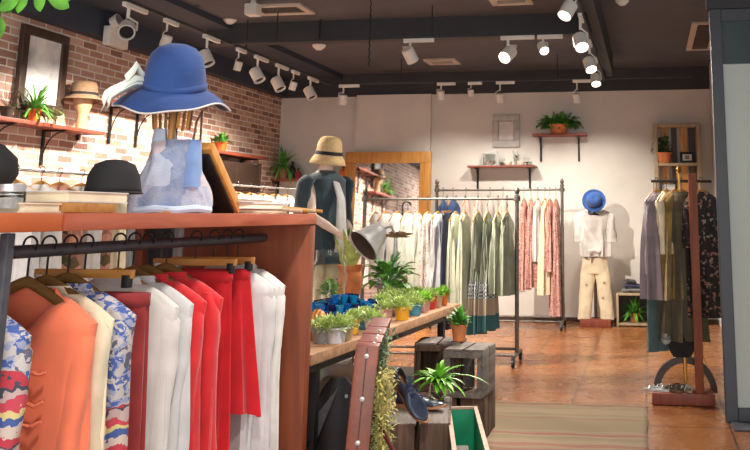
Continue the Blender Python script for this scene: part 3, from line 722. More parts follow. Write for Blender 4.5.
# shelf A
a = onY(467, 165.5, YB-.24); b = onY(535, 165.5, YB-.24); zA = a.z
wall_shelf('red brown wall shelf holding glassware below the grey picture frame', ((a.x+b.x)/2, YB-.12, zA), b.x-a.x, .24, 'shelf_wood', [onY(478, 180, YB).x-(a.x+b.x)/2, onY(530, 180, YB).x-(a.x+b.x)/2], .03, .3, 'Y')
c0x = onY(490, 160, YB-.12).x
r = thing('glass_terrarium', 'rectangular glass terrarium box at the left of the glassware shelf', 'terrarium', (c0x, YB-.12, zA+.001))
m = MB(); w_, h_, d_ = .2, .2, .14
for sx in (-1, 1):
    for sy in (-1, 1): m.bar((sx*w_/2, sy*d_/2, 0), (sx*w_/2, sy*d_/2, h_), .008, .008)
    for z_ in (.004, h_): m.bar((sx*w_/2, -d_/2, z_), (sx*w_/2, d_/2, z_), .008, .008)
for sy in (-1, 1):
    for z_ in (.004, h_): m.bar((-w_/2, sy*d_/2, z_), (w_/2, sy*d_/2, z_), .008, .008)
m.build('edge_frame', 'steel', r, weld=False)
MB().box((0, 0, h_/2), (w_-.01, d_-.01, h_-.01)).build('glass_panes', 'glass', r, smooth=False)
MB().lathe([(.0005, .005), (.05, .01), (.06, .04), (.03, .07), (.0005, .08)], n=12).build('stones', 'c_blush', r)
for px, kind, lab in ((502, 'cup', 'small clear glass cup beside the terrarium on the glassware shelf'), (508, 'bowl', 'pale pink candle bowl in the middle of the glassware shelf'), (515, 'tall', 'tall stemmed glass standing on the glassware shelf'), (521, 'bowl', 'pink round dish right of the stemmed glass on the shelf'), (527, 'cup', 'clear footed glass at the right end of the glassware shelf')):
    p = onY(px, 160, YB-.12); r = thing('glass_vessel', lab, 'glass', (p.x, YB-.12, zA+.001))
    if kind == 'cup': MB().lathe([(.0005, 0), (.03, 0), (.008, .02), (.035, .05), (.045, .11), (.042, .11), (.03, .05), (.0005, .03)], n=18).build('bowl', 'glass', r)
    elif kind == 'tall': MB().lathe([(.0005, 0), (.035, 0), (.006, .02), (.006, .1), (.035, .13), (.04, .22), (.037, .22), (.03, .135), (.0005, .11)], n=18).build('goblet', 'glass', r)
    else: MB().lathe([(.0005, 0), (.03, 0), (.06, .03), (.062, .06), (.055, .06), (.05, .035), (.0005, .02)], n=18).build('bowl', 'c_blush', r)
plain('frame_grey', (172, 168, 166), .6)
# grey picture frame
a = onY(493, 115, YB); b = onY(520, 147, YB)
r = thing('picture_frame', 'grey wooden picture frame with cream insert hanging above the glassware shelf', 'picture', ((a.x+b.x)/2, YB-.025, b.z))
frame_rect(r, b.x-a.x, a.z-b.z, .09, .04, 'frame_grey'); MB().box((0, .008, (a.z-b.z)/2), (b.x-a.x-.16, .012, a.z-b.z-.16)).build('mat_board', 'frame_grey', r)
MB().box((0, -.002, (a.z-b.z)/2), (b.x-a.x-.2, .012, a.z-b.z-.22)).build('insert', 'c_white', r)
# shelf B + leafy plant
a = onY(532, 133.5, YB-.26); b = onY(586, 133.5, YB-.26); xm = (a.x+b.x)/2; zBs = a.z
wall_shelf('dark red wall shelf holding the leafy plant in a wide terracotta bowl', (xm, YB-.13, zBs), b.x-a.x, .26, 'cherry', [onY(541, 150, YB).x-xm, onY(579, 150, YB).x-xm], .035, .36, 'Y')
p = onY(559, 130, YB-.14)
potted('potted_plant', 'leafy dark green plant in a wide terracotta bowl on the right wall shelf', 'plant', (p.x, YB-.14, zBs+.001), .15, .13, 'terracotta', lambda t: (bush_foliage(t, 340, .33, .15, .16, .11, .05, 'leaf', (0, 0, .15), 12, 1.4)), lim=(None, YB-.012, 0))
# dressed stand: hat, shirt, trousers on a wooden base
bs = onZ(596, 326, 0)
YS = 12.7
px_ = onY(596, 326, YS).x
r = thing('display_stand', 'red brown wooden stand behind the white outfit at the back wall', 'stand', (px_, YS, 0))
MB().box((0, 0, .05), (.42, .3, .1)).build('base', 'cherry', r, bevel=.008)
MB().tube([(0, 0, .1), (0, 0, 1.72)], .02, 10).build('pole', 'dark_wood', r)
MB().tube([(-.2, 0, 1.45), (0, 0, 1.52), (.2, 0, 1.45)], .016, 8).build('shoulder_bar', 'dark_wood', r)
zsh_ = onY(596, 208, YS).z
r = garment('shirt', 'white short sleeved shirt knotted at the waist on the outfit stand', 'shirt', (px_, YS, zsh_+.105), 0, 'c_white', w=.255, L=.66, hem=.215, sl=.40, seed=41, T=.08, neck=.085, vdip=.2, folds=.016, waist=.9, sl_r=(.10, .13))
MB().tube([(-.07, -.15, -.70), (-.02, -.17, -.68), (.02, -.17, -.68), (.07, -.15, -.70)], [.03, .022, .022, .03], 8).build('knot', 'c_white', r)
for s in (-1, 1): MB().leaf((s*.03, -.17, -.69), (s*.5, -.1, -1), .14, .05, .2).build('tie_end', 'c_white', r, solid=.004)
ztr = onY(596, 260, YS).z; zbt = onY(596, 319, YS).z
r = thing('trousers', 'cream ripped straight trousers hanging on the outfit stand', 'trousers', (px_, YS-.01, 0))
def two_legs(r, z1, z0, mat, hip=.17, knee=.1, hem=.085, spread=.13, T=.08, name='leg'):
    m = MB(); rings = []
    for k in range(5):
        f = k/4; ring = [Vector(((hip*(.86+.14*f))*cos(2*pi*j/40), T*sin(2*pi*j/40), z1-.22*f)) for j in range(40)]; rings.append(ring)
    m.loft(rings, True, True); m.build('hips', mat, r)
    for s in (-1, 1):
        rings = []
        for k in range(15):
            f = k/14; w_ = (hip*.52)*(1-f)+hem*f if f > .0 else hip*.52
            cx = s*(hip*.49+(spread-hip*.49)*f)
            rings.append([Vector((cx+w_*cos(2*pi*j/28)*(1+.05*sin(4*2*pi*j/28+k)), T*.85*sin(2*pi*j/28)*(1+.06*sin(k*1.3)), z1-.20-(z1-.20-z0)*f)) for j in range(28)])
        MB().loft(rings).build(name, mat, r)
two_legs(r, ztr+.04, zbt, 'c_cream', .20, .12, .09, .16)
m = MB()
for dx, dz in ((-.15, -.33), (.16, -.3), (.13, -.5)):
    MB().lathe([(.0005, 0), (.012, .002), (.018, 0), (.0005, -.003)], (dx*.8, -.083, ztr+dz), 10, R('X', 90)).build('rip', 'pale_wood', r)
hb = onY(594, 201, YS-.16)
cloth('felt_blue', (46, 84, 150), .1)
hat('blue felt hat tilted forward above the white outfit at the back wall', hb, .1, .165, .13, 'felt_blue', 'black_cloth', tilt=(radians(72), radians(8), 0), sag=-.02)
# slatted shelf unit in the right corner
a = onY(653, 124, YB-.2); b = onY(700, 124, YB-.2); cx = (a.x+b.x)/2; w_ = b.x-a.x
r = thing('slatted_shelf', 'pale slatted wooden shelf unit in the right back corner', 'shelf unit', (cx, YB-.12, 0))
for s in (-1, 1): MB().box((s*(w_/2-.03), 0, a.z/2), (.06, .16, a.z)).build('upright', 'pale_wood', r, bevel=.004)
MB().box((0, 0, a.z-.025), (w_-.12, .16, .05)).build('top_board', 'pale_wood', r, bevel=.004)
for k, fx_ in enumerate((-.28, -.06, .16, .34)): MB().box((fx_*w_*.95, .06, a.z/2), (w_*(.15 if k != 1 else .12), .02, a.z-.05)).build('slat', 'pine' if k % 2 == 0 else 'dark_wood', r)
zs1 = onY(676, 163, YB-.2).z; zs2 = onY(676, 202, YB-.2).z
for z_ in (zs1, zs2, .5): MB().box((0, -.01, z_-.02), (w_-.12, .2, .04)).build('shelf_board', 'pale_wood', r, bevel=.004)
p = onY(664, 160, YB-.14)
potted('potted_plant', 'trailing plant in a terracotta pot on the slatted corner shelf', 'plant', (p.x, YB-.13, zs1+.001), .12, .15, 'terracotta', lambda t: bush_foliage(t, 120, .17, .1, .2, .09, .04, 'leaf_dark', (-.03, 0, .2), 15, 1.4), lim=(None, YB-.09, 0))
def small_frame(label, px, py, Y, z0, w, h, mat):
    p = onY(px, py, Y); r = thing('photo_frame', label, 'photo frame', (p.x, Y, z0)); r.rotation_euler = (radians(-8), 0, 0)
    frame_rect(r, w, h, .035, .02, mat); MB().box((0, .003, h/2), (w-.05, .008, h-.05)).build('photo', 'c_white', r)
    MB().box((0, -.004, h/2), (w*.3, .004, h*.35)).build('image', 'c_grey', r)
small_frame('small black photo frame on the upper board of the slatted shelf', 687, 155, YB-.14, zs1+.003, .2, .16, 'black_metal')
small_frame('white photo frame on the lower board of the slatted shelf', 669, 195, YB-.14, zs2+.003, .2, .25, 'zinc')
# oval mirror on the right wall
pm = onX(716, 130, XR-.02)
r = thing('oval_mirror', 'narrow oval mirror with pale ornate frame on the right side wall', 'mirror', (XR-.015, pm.y, pm.z))
MB().tube([(0, .22*cos(2*pi*k/40), .36*sin(2*pi*k/40)) for k in range(41)], .03, 8, cap=False).build('frame', 'pale_wood', r)
MB().lathe([(.0005, 0), (1, 0)], (0.005, 0, 0), 40, Matrix(((0, 0, 1), (.22, 0, 0), (0, .36, 0)))).build('mirror_pane', 'mirror_glass', r)
# low crate with plant and folded clothes
a = onY(617, 326, 12.75); b = onY(651, 293, 12.75); cx = (a.x+b.x)/2; w_ = b.x-a.x; hc_ = b.z
r = thing('display_crate', 'pale open wooden crate on the floor holding a plant, below folded clothes', 'crate', (cx, 12.85, 0))
for s in (-1, 1): MB().box((s*(w_/2-.015), 0, hc_/2), (.03, .36, hc_)).build('side_board', 'pale_wood', r, bevel=.003)
for z_, nm in ((hc_-.015, 'top_board'), (.03, 'bottom_board')): MB().box((0, 0, z_), (w_-.06, .36, .03)).build(nm, 'pale_wood', r, bevel=.003)
MB().box((0, .17, hc_/2), (w_-.06, .02, hc_-.06)).build('back_board', 'dark_wood', r)
potted('potted_plant', 'spiky green plant in a terracotta pot inside the pale floor crate', 'plant', (cx, 12.84, .046), .07, .12, 'terracotta', lambda t: strap_foliage(t, 130, .26, .022, 'leaf', (0, 0, .11), .95, 1.3, 21, .1), lim=(None, 12.95, 0))
for k, (mt_, lab) in enumerate((('c_grey', 'grey folded garment at the bottom of the stack on the pale crate'), ('c_navy', 'dark blue folded garment in the middle of the stack on the crate'), ('c_black', 'black crumpled garment on top of the stack on the pale crate'))):
    m = MB(); rings = []
    for j in range(7):
        f = j/6; s_ = sin(pi*min(.98, max(.06, f)))**.25
        rings.append([Vector(((w_*.36-.05*k)*s_*abs(cos(q))**.5*(1 if cos(q) > 0 else -1)+.006*sin(5*q), .13*s_*abs(sin(q))**.5*(1 if sin(q) > 0 else -1), .05*f+.008*sin(3*q+k))) for q in [2*pi*i/28 for i in range(28)]])
    m.loft(rings, True, True)
    solo('folded_garment', m, mt_, lab, 'folded clothes', (cx-.02*k, 12.84, hc_+.006+.056*k), .1*k, 'folded clothes on the pale crate')

# ================================================================ GARMENT RACKS
def rack(label, x0, x1, Y, zr, zfoot, h_post, rr=.014, wheel=True, finial='ball'):
    r = thing('garment_rack', label, 'clothes rack', ((x0+x1)/2, Y, 0)); hw = (x1-x0)/2
    MB().tube([(-hw, 0, zr), (hw, 0, zr)], rr, 10).build('rail', 'dark_steel', r)
    MB().tube([(-hw, .05, .14), (hw, .05, .14)], rr, 10).build('lower_rail', 'dark_steel', r)
    MB().tube([(-hw, -.12, .1), (hw, -.12, .1)], rr*.9, 10).build('front_rail', 'dark_steel', r)
    for s in (-1, 1):
        p = MB().tube([(s*hw, 0, .1), (s*hw, 0, h_post)], rr*1.55, 12).build('post', 'dark_steel', r)
        if finial == 'ball': MB().lathe([(.0005, .10), (.016, .09), (.026, .07), (.03, .05), (.024, .028), (.014, .018), (.03, .008), (.03, -.012), (.02, -.02)], (s*hw, 0, h_post), 16).build('finial', 'dark_steel', p)
        MB().tube([(s*hw, -.26, .1), (s*hw, .26, .1)], rr*1.3, 10).build('foot_bar', 'dark_steel', r)
        MB().lathe([(rr*2.6, 0), (rr*2.6, .05), (rr*1.6, .06)], (s*hw, 0, zr-.025), 12).build('collar', 'dark_steel', p)
        for y in (-.26, .26):
            c = MB().lathe([(.0005, -.015), (.036, -.015), (.04, 0), (.036, .015), (.0005, .015)], (s*hw, y, .04), 16, R('Y', 90)); c.build('caster', 'black_metal', r)
            MB().box((s*hw, y, .075), (.036, .03, .05)).build('caster_fork', 'dark_steel', r)
    return r
YR1 = 9.4; a = onY(365, 201, YR1); b = onY(517, 197, YR1); zr1 = (a.z+b.z)/2
rack('nearer dark steel clothes rack with pale shirts and the long grey teal dress', a.x, b.x, YR1, zr1, 0, zr1+.03)
YR2 = 12.35; a2 = onY(437, 190, YR2); b2 = onY(562, 190, YR2); zr2 = (a2.z+b2.z)/2
rack('farther dark steel clothes rack by the back wall with pink floral dresses', a2.x, b2.x, YR2, zr2, 0, zr2+.06)
G1 = 'clothes on the nearer steel rack'; G2 = 'clothes on the farther steel rack'
def Lb(py, Y, zr, px=480): return zr-onY(px, py, Y).z
def hang1(px, kind, mat, bot, label, Y, zr, grp, rz=77, w=.19, sl=.5, **kw):
    EX = .065 if grp == G1 else .05; w = w*.72; rz += 3
    x = onY(px, 205, Y).x; rzr = radians(rz+random.uniform(-6, 6)); L = Lb(bot, Y, zr, px)-.1-EX
    z = zr+.016-EX
    if kind == 'dress': garment('dress', label, 'dress', (x, Y, z), rzr, mat, w=w*.85, L=L, hem=w*1.25, sl=sl, seed=int(px), T=.03, folds=.022, sl_r=(.045, .034), waist=.75, group=grp, **kw)
    elif kind == 'pants':
        r = thing('trousers', label, 'trousers', (x, Y, z), rzr, grp)
        two_legs(r, -.11, -L-.1, mat, .15, .1, .07, .1, T=.03)
    else: garment('shirt', label, 'shirt', (x, Y, z), rzr, mat, w=w, L=L, hem=w*1.04, sl=min(sl, L*.8), seed=int(px), T=.03, folds=.016, sl_r=(.045, .034), group=grp, **kw)
    hanger((x, Y, z+EX), rzr, 'wooden hanger holding the '+label.split(' on ')[0].split(' hanging ')[0]+' on the '+('nearer' if grp == G1 else 'farther')+' rack', w=.17, group='hangers on the '+('nearer' if grp == G1 else 'farther')+' rack', clip=(kind == 'pants'), ext=EX)
for px, kind, mat, bot, lab in [(376, 'shirt', 'c_white', 285, 'white blouse on the nearer rack at its left end'), (386, 'shirt', 'c_white2', 290, 'grey white blouse on the nearer rack behind the metal lamp'), (397, 'shirt', 'c_white', 292, 'white shirt on the nearer rack behind the driftwood'), (408, 'shirt', 'c_palesage', 294, 'pale sage shirt on the nearer rack, left of two alike'), (418, 'shirt', 'c_palesage', 296, 'pale sage shirt on the nearer rack, right of two alike'), (428, 'shirt', 'c_palefloral', 288, 'pale floral blouse on the nearer rack left of the white dress'),
        (438, 'dress', 'c_white2', 325, 'long white dress on the nearer rack'), (447, 'pants', 'c_navy', 332, 'long navy trousers on the nearer rack beside the white dress'), (456, 'shirt', 'c_sage', 318, 'pale green long shirt on the nearer rack right of the navy trousers'), (465, 'shirt', 'c_sage', 316, 'second pale green long shirt on the nearer rack beside the striped dress'),
        (478, 'dress', 'c_dress', 334, 'grey pinstripe dress with checked panel and teal hem, left of two'), (488, 'dress', 'c_dress', 331, 'grey pinstripe dress with checked panel and teal hem, right of two'), (498, 'shirt', 'c_green', 294, 'green grey shirt on the nearer rack right of the long dresses'), (507, 'shirt', 'c_green', 296, 'sage green shirt on the nearer rack next to its right post')]:
    hang1(px, kind, mat, bot, lab, YR1, zr1, G1, w=.2)
for px, kind, mat, bot, lab in [(443, 'shirt', 'c_denim', 225, 'small blue denim top on the farther rack, left of two'), (453, 'shirt', 'c_denim', 222, 'small blue denim top on the farther rack, right of two'), (466, 'shirt', 'c_blush', 250, 'blush top on the farther rack behind the green shirts'), (478, 'shirt', 'c_palefloral', 250, 'pale floral top on the farther rack behind the dresses'), (490, 'shirt', 'c_white', 250, 'white top on the farther rack behind the green grey shirt'), (503, 'shirt', 'c_blush', 255, 'blush blouse on the farther rack behind the sage shirt'),
        (524, 'dress', 'c_pinkfloral', 290, 'pink floral dress on the farther rack just right of the near post'), (531, 'dress', 'c_pinkfloral', 288, 'pink floral dress on the farther rack left of the white cardigan'), (538, 'shirt', 'c_white2', 262, 'white cardigan on the farther rack between pink dresses'), (545, 'dress', 'c_cream', 295, 'cream dress on the farther rack right of the white cardigan'), (550, 'dress', 'c_pinkfloral', 272, 'short pink floral dress on the farther rack'), (556, 'dress', 'c_pinkfloral', 316, 'longest pink floral dress on the farther rack at its right end')]:
    hang1(px, kind, mat, bot, lab, YR2, zr2, G2, w=.2, sl=.3)
# right rack
YR = 7.75
pb0 = onY(651, 181, YR); pb1 = onY(712, 181, YR); base = onZ(682, 400, 0)
r = thing('wooden_display_rack', 'red wooden display rack with arched base beside the glass partition', 'clothes rack', (0, YR, 0))
bx0, bx1 = onY(652, 396, YR).x, onY(714, 396, YR).x
MB().box(((bx0+bx1)/2, 0, .05), (bx1-bx0, .34, .09)).build('base', 'cherry', r, bevel=.008)
xp = onY(696, 300, YR).x
zt = onY(694, 174, YR).z
MB().box((xp, -.11, .09+(zt-.09)/2), (.07, .05, zt-.09)).build('front_post', 'red_panel', r, bevel=.006)
xq = onY(683, 300, YR).x; ztq = onY(683, 172, YR).z
MB().tube([(xq, .06, .09), (xq, .06, ztq)], .016, 12).build('brass_post', 'brass', r)
MB().lathe([(.0005, .05), (.014, .045), (.024, .025), (.014, .008), (.022, 0), (.015, -.01)], (xq, .06, ztq), 16).build('finial', 'brass', r)
MB().tube([(pb0.x, .06, pb0.z), (pb1.x, .06, pb1.z)], .012, 10).build('rail', 'black_metal', r)
xc = (onY(653, 380, YR).x+onY(718, 380, YR).x)/2; rw = (onY(718, 380, YR).x-onY(653, 380, YR).x)/2; zt2 = onY(686, 358, YR).z
m = MB(); rings = []
for k in range(25):
    a_ = pi*k/24; ring = []
    for (dr, dy) in ((0, -.03), (.055, -.03), (.055, .03), (0, .03)):
        ring.append(Vector((xc+(rw-.055+dr)*cos(a_), .11+dy, .06+(zt2-.06-.055+dr)*sin(a_))))
    rings.append(ring)
m.loft(rings, True, True); m.build('arch', 'dark_wood', r)
zr3 = pb0.z
G3 = 'clothes on the wooden display rack'
def hang3(px, label, mat, bot, name='shirt', rz=60, **kw):
    x = onY(px, 200, YR).x; L = Lb(bot, YR, zr3, px)-.1
    garment(name, label, name, (x, YR+.06, zr3+.014), radians(rz), mat, L=L, group=G3, seed=int(px), **kw)
    hanger((x, YR+.06, zr3+.014), radians(rz), 'wooden hanger holding the '+label.split(' on ')[0], w=.17, group='hangers on the wooden display rack')
hang3(657, 'lavender grey long cardigan on the left end of the wooden rack', 'c_lav', 300, 'cardigan', 55, w=.17, sl=.62, T=.05, folds=.02)
hang3(667, 'cream top on the wooden rack beside the lavender cardigan', 'c_cream', 255, 'shirt', 60, w=.17, sl=.3, T=.04)
hang3(676, 'gold and olive long dress on the wooden rack behind the red post', 'c_gold', 300, 'dress', 48, w=.16, sl=.0, T=.05, hem=.22, folds=.03)
hang3(681, 'long olive dress on the wooden rack reaching almost to the base', 'c_olive', 342, 'dress', 30, w=.15, sl=.0, T=.06, hem=.2, folds=.03)
hang3(702, 'black and cream leaf patterned kimono on the wooden rack', 'c_blackfloral', 318, 'kimono', 35, w=.18, sl=.4, T=.06, hem=.18, folds=.03, sl_r=(.07, .1))
# teal trousers hanging low, black bag with pompom
x = onY(657, 300, YR).x
r = thing('trousers', 'dull teal trousers hanging low under the lavender cardigan', 'trousers', (x, YR+.05, 0), radians(40))
z1_ = onY(657, 262, YR).z; z0_ = onY(657, 352, YR).z
two_legs(r, z1_, z0_, 'c_teal', .1, .08, .06, .05, T=.035)
MB().tube([(0, 0, z1_-.02), (0, 0, zr3-.0)], .003, 5).build('strap', 'black_metal', r)
p = onY(679, 338, YR+.02)
r = thing('handbag', 'black soft handbag hanging low on the wooden display rack', 'bag', (p.x+.02, YR+.02, p.z-.05))
m = MB(); rings = []
for k in range(9):
    f = k/8; s_ = (.6+.4*sin(pi*f))
    rings.append([Vector((.12*s_*cos(q), .05*s_*sin(q), .24*f-.1)) for q in [2*pi*i/24 for i in range(24)]])
m.loft(rings, True, True); m.build('bag_body', 'c_black', r)
MB().tube([(-.07, 0, .13), (-.03, 0, .5), (.03, 0, .5), (.07, 0, .13)], .006, 6).build('handle', 'black_metal', r)
p = onY(666, 339, YR-.08)
rnd = random.Random(2); m = MB()
for i in range(160):
    a_ = rnd.uniform(0, 2*pi); e_ = math.asin(rnd.uniform(-1, 1)); d = Vector((cos(a_)*cos(e_), sin(a_)*cos(e_), sin(e_)))
    m.leaf(d*.01, d, .038, .012, .1, .2, 2)
r = thing('pompom', 'fluffy white pompom charm hanging beside the black handbag', 'pompom', p)
m.build('fluff', 'c_white', r, weld=False); MB().tube([(0, 0, 0), (.01, .05, .35)], .003, 5).build('cord', 'black_metal', r)
# sandals on the rack base
def sandal(label, x, y, rz, mat, z=.097):
    r = thing('sandal', label, 'sandal', (x, y, z), rz, 'sandals on the rack base')
    m = MB(); out = [(.035*sin(pi*min(1, (k+.6)/12.6))**.5*(1.15 if k > 6 else .9), k/12*.22-.11) for k in range(13)]
    poly = [(w_, yy) for w_, yy in out]+[(-w_, yy) for w_, yy in reversed(out)]
    m.prism(poly, .014, Matrix.Identity(4)); m.build('sole', mat[0], r)
    for yy, hh in ((.05, .035), (.02, .045), (-.06, .05)):
        MB().tube([(-.034, yy, .01), (-.02, yy, hh*.85), (0, yy, hh), (.02, yy, hh*.85), (.034, yy, .01)], .006, 6, flat=1.0).build('strap', mat[1], r)
for px, lab, mat, dy, rz in ((656, 'silver sandal at the left end of the rack base', ('zinc', 'steel'), -.08, 1.3), (664, 'silver sandal second from the left end of the rack base', ('zinc', 'steel'), -.02, 1.1), (672, 'brown sandal in the middle of the rack base', ('hanger_dark', 'c_brown'), -.09, .7), (679, 'brown sandal turned sideways behind the middle one on the rack base', ('hanger_dark', 'c_brown'), .0, .5), (686, 'tan sandal next to the red post on the rack base', ('pale_wood', 'zinc'), -.04, .3)):
    p = onY(px, 390, YR); sandal(lab, p.x, YR+dy, rz, mat)
# ================================================================ MANNEQUIN WITH STRAW HAT
YM = 8.0; pm = onY(327, 150, YM); xm = onY(325, 190, YM).x
pl = .22
r = thing('platform', 'low dark round platform under the dressed mannequin', 'platform', (xm, YM, 0)); MB().lathe([(.0005, 0), (.3, 0), (.3, pl-.02), (.28, pl), (.0005, pl)], n=32).build('drum', 'dark_wood', r)
zt_ = onY(327, 136, YM).z
mn = thing('mannequin', 'pale mannequin in a dark teal coat and straw hat behind the counter', 'mannequin', (xm, YM, pl+.001), radians(60))
Ht = zt_-pl-.03; s_ = Ht/1.75
def ringz(cx, cy, rx, ry, z, n=28): return [Vector((cx*s_+rx*s_*cos(2*pi*i/n), cy*s_+ry*s_*sin(2*pi*i/n), z*s_)) for i in range(n)]
MB().loft([ringz(0, 0, .06, .06, .86), ringz(0, 0, .145, .095, .88), ringz(0, .0, .145, .1, .95), ringz(0, 0, .125, .09, 1.05), ringz(0, 0, .11, .085, 1.12), ringz(0, 0, .125, .09, 1.24), ringz(0, 0, .135, .09, 1.32), ringz(0, 0, .14, .07, 1.4), ringz(0, 0, .11, .05, 1.46), ringz(0, 0, .07, .06, 1.49), ringz(0, -.005, .052, .055, 1.53), ringz(0, -.015, .052, .058, 1.56), ringz(0, -.03, .068, .085, 1.60), ringz(0, -.02, .078, .1, 1.66), ringz(0, -.01, .074, .095, 1.71), ringz(0, 0, .04, .05, 1.745)], True, True).build('figure', 'c_blush', mn)
for s in (-1, 1):
    MB().loft([ringz(s*.09, 0, .08, .09, .9), ringz(s*.09, -.01, .075, .08, .7), ringz(s*.085, 0, .055, .06, .5), ringz(s*.085, .01, .055, .06, .35), ringz(s*.08, .01, .035, .04, .1), ringz(s*.08, -.02, .04, .07, .03), ringz(s*.08, -.03, .042, .1, 0.0)], True, True).build('leg', 'c_cream', mn)
# arm + hand (sleeve covers the upper arm)
for s in (-1, 1):
    sh_ = Vector((s*.165, 0, 1.39))*s_; el = Vector((s*.205, .0, 1.12))*s_; wr = Vector((s*.205, -.14, .93))*s_
    if s < 0: el = Vector((-.20, -.10, 1.12))*s_; wr = Vector((-.15, -.36, .99))*s_
    am = MB().tube([sh_, (sh_+el)/2, el, (el+wr)/2, wr], [.045*s_, .043*s_, .036*s_, .034*s_, .023*s_], 12).build('arm', 'c_blush', mn)
    d = (wr-el).normalized(); m = MB(); m.tube([wr-d*.01, wr+d*.035, wr+d*.08], [.022, .032, .03], 10, flat=.55); m.build('palm', 'c_blush', am)
    for k, (o_, Lf) in enumerate(((-.024, .06), (-.008, .072), (.008, .068), (.022, .052))):
        sd = Vector((0, 1, .4)).normalized(); b0 = wr+d*.075+sd*o_
        MB().tube([b0, b0+d*Lf*.45, b0+d*Lf*.8+Vector((-s*.008, 0, 0)), b0+d*Lf+Vector((-s*.02, 0, 0))], [.0085, .008, .007, .005], 8).build('finger', 'c_blush', am)
    b0 = wr+d*.02; MB().tube([b0, b0+d*.03+Vector((-s*.02, -.02, 0)), b0+d*.06+Vector((-s*.022, -.028, 0))], [.011, .0095, .007], 8).build('thumb', 'c_blush', am)
coat = thing('coat', 'open dark teal coat with pale lining strip worn by the mannequin', 'coat', (xm, YM, pl+.001+1.49*s_+.12), radians(60))
rnd_ = body_mesh(.175*s_, .84, .185*s_, T=.115*s_, neck=.07*s_, seed=5, folds=.014, drop=.075, top=-.12).build('coat_body', 'c_coat', coat)
for s in (-1, 1): sleeve_mesh(s, .232*s_, .50, .095, .085, drop=.05, top=-.12, seed=5, out=.07, ry=.95).build('sleeve', 'c_coat', coat)
m = MB(); rings = []
for k in range(14):
    f = k/13; w__ = .03+.045*f
    yb_ = -.085-.1*min(1, f*3)-.035*f
    rings.append([Vector((x_+.004*sin(f*9), yb_*s_-.012, -.16-.70*f)) for x_ in (-w__, -w__*.3, w__*.3, w__)])
m.loft(rings, closed=False); m.build('front_panel', 'c_white2', coat, solid=.01)
def straw_hat():
    r = thing('hat', 'straw cloche hat with a black band on the mannequin', 'hat', (pm.x+.02, YM, zt_-.175), radians(20)); r.scale = (1.02, 1.02, 1.05); r.rotation_euler = (radians(6), radians(-12+17), radians(20))
    n = 48; prof = [(.001, .165), (.05, .16), (.085, .145), (.105, .11), (.112, .06), (.118, .02), (.125, -.01), (.15, -.045), (.165, -.085)]
    MB().loft([[Vector((a*cos(2*pi*k/n), a*sin(2*pi*k/n), b)) for k in range(n)] for a, b in prof]).build('crown_and_brim', 'straw', r, solid=.004)
    MB().lathe([(.117, .03), (.122, -.0), (.126, -.0), (.121, .03)], n=n).build('hat_band', 'black_cloth', r, solid=.004)
straw_hat()
# ================================================================ FRONT COUNTER
XC = -1.35; XB = -1.9; YC0 = .9; YC1 = 3.53; ZCt = 1.504
r = thing('display_counter', 'reddish wooden display counter with an open front clothes rail at photo left', 'counter', (0, 0, 0))
ysm = onX(64, 225, XC).y
MB().box(((XB+XC)/2, (ysm+YC1)/2+.002, ZCt-.02), (XC-XB, YC1-ysm-.006, .042)).build('top_board', 'red_wood', r, bevel=.003)
MB().box(((XB+XC)/2, (YC0+ysm)/2-.003, ZCt-.02), (XC-XB, ysm-YC0-.006, .042)).build('top_board', 'orange_wood', r, bevel=.003)
MB().box(((XB+XC)/2-.002, YC1-.025, (ZCt-.043)/2), (XC-XB-.004, .05, ZCt-.043)).build('end_panel', 'red_panel', r, bevel=.003)
MB().box((XB+.03, YC1-.4, (ZCt-.043)/2), (.03, .04, ZCt-.043)).build('back_post', 'red_panel', r)
pp = onX(1, 300, XC-.03)
MB().box((XC-.03, pp.y, (ZCt-.043)/2), (.022, .022, ZCt-.043)).build('post', 'pipe_grey', r, bevel=.003)
MB().box((XB+.03, 1.2, (ZCt-.043)/2), (.03, .03, ZCt-.043)).build('post', 'pipe_grey', r, bevel=.003)
XRl = -1.55; zR = 1.41
rail = MB().tube([(XRl, YC0+.1, zR), (XRl, YC1-.05, zR)], .0165, 16).build('rail', 'pipe_grey', r)
MB().box(((XB+XC)/2, (YC0+YC1)/2, .12), (XC-XB-.02, YC1-YC0-.1, .03)).build('bottom_board', 'red_panel', r)
zg = zR+.0165
def gy(px, py=330, X=XC+.015): return onX(px, py, X).y
GF = 'clothes on the counter rail'; HF = 'hangers on the counter rail'
def front(px, label, mat, hl, w=.205, L=.8, py=330, rz=0, hm='hanger_dark', **kw):
    y = gy(px, py)
    g_ = garment(kw.pop('name', 'sweater'), label, kw.pop('cat', 'sweater'), (XRl, y, zg), radians(rz), mat, w=w, L=L, group=GF, **kw)
    hanger((XRl, y, zg), radians(rz), hl, hm, w=w*.82, group=HF); return g_
front(33, 'multicoloured blue, red and cream knit sweater hanging nearest the camera at lower left', 'c_multi', 'wooden hanger carrying the nearest multicoloured sweater', L=.85, py=350, seed=1, T=.04, vdip=.05, folds=.010, sl=.62)
cs = front(102, 'coral knit sweater with V neck and ridged pocket on the counter rail', 'c_coral', 'wooden hanger carrying the coral sweater', L=.75, seed=2, T=.038, vdip=.13, folds=.006, neck=.085, sl=.62, rz=-3)
for k, (zz, x0, x1) in enumerate(((-.315, -.06, .125), (-.385, -.05, .125), (-.43, -.045, .125))):
    MB().tube([(x0+(x1-x0)*f, -.004-.070*sqrt(1-((x0+(x1-x0)*f)/.21)**2)+.003*sin(f*40), zz+.022*f+.004*sin(f*25+k)) for f in [i/20 for i in range(21)]], .0045, 6).build('pocket_ridge', 'c_coral', cs)
front(119, 'cream knit sweater close behind the coral one', 'c_cream', 'wooden hanger carrying the cream sweater behind the coral one', L=.78, seed=3, T=.02, folds=.004, neck=.07, w=.2)
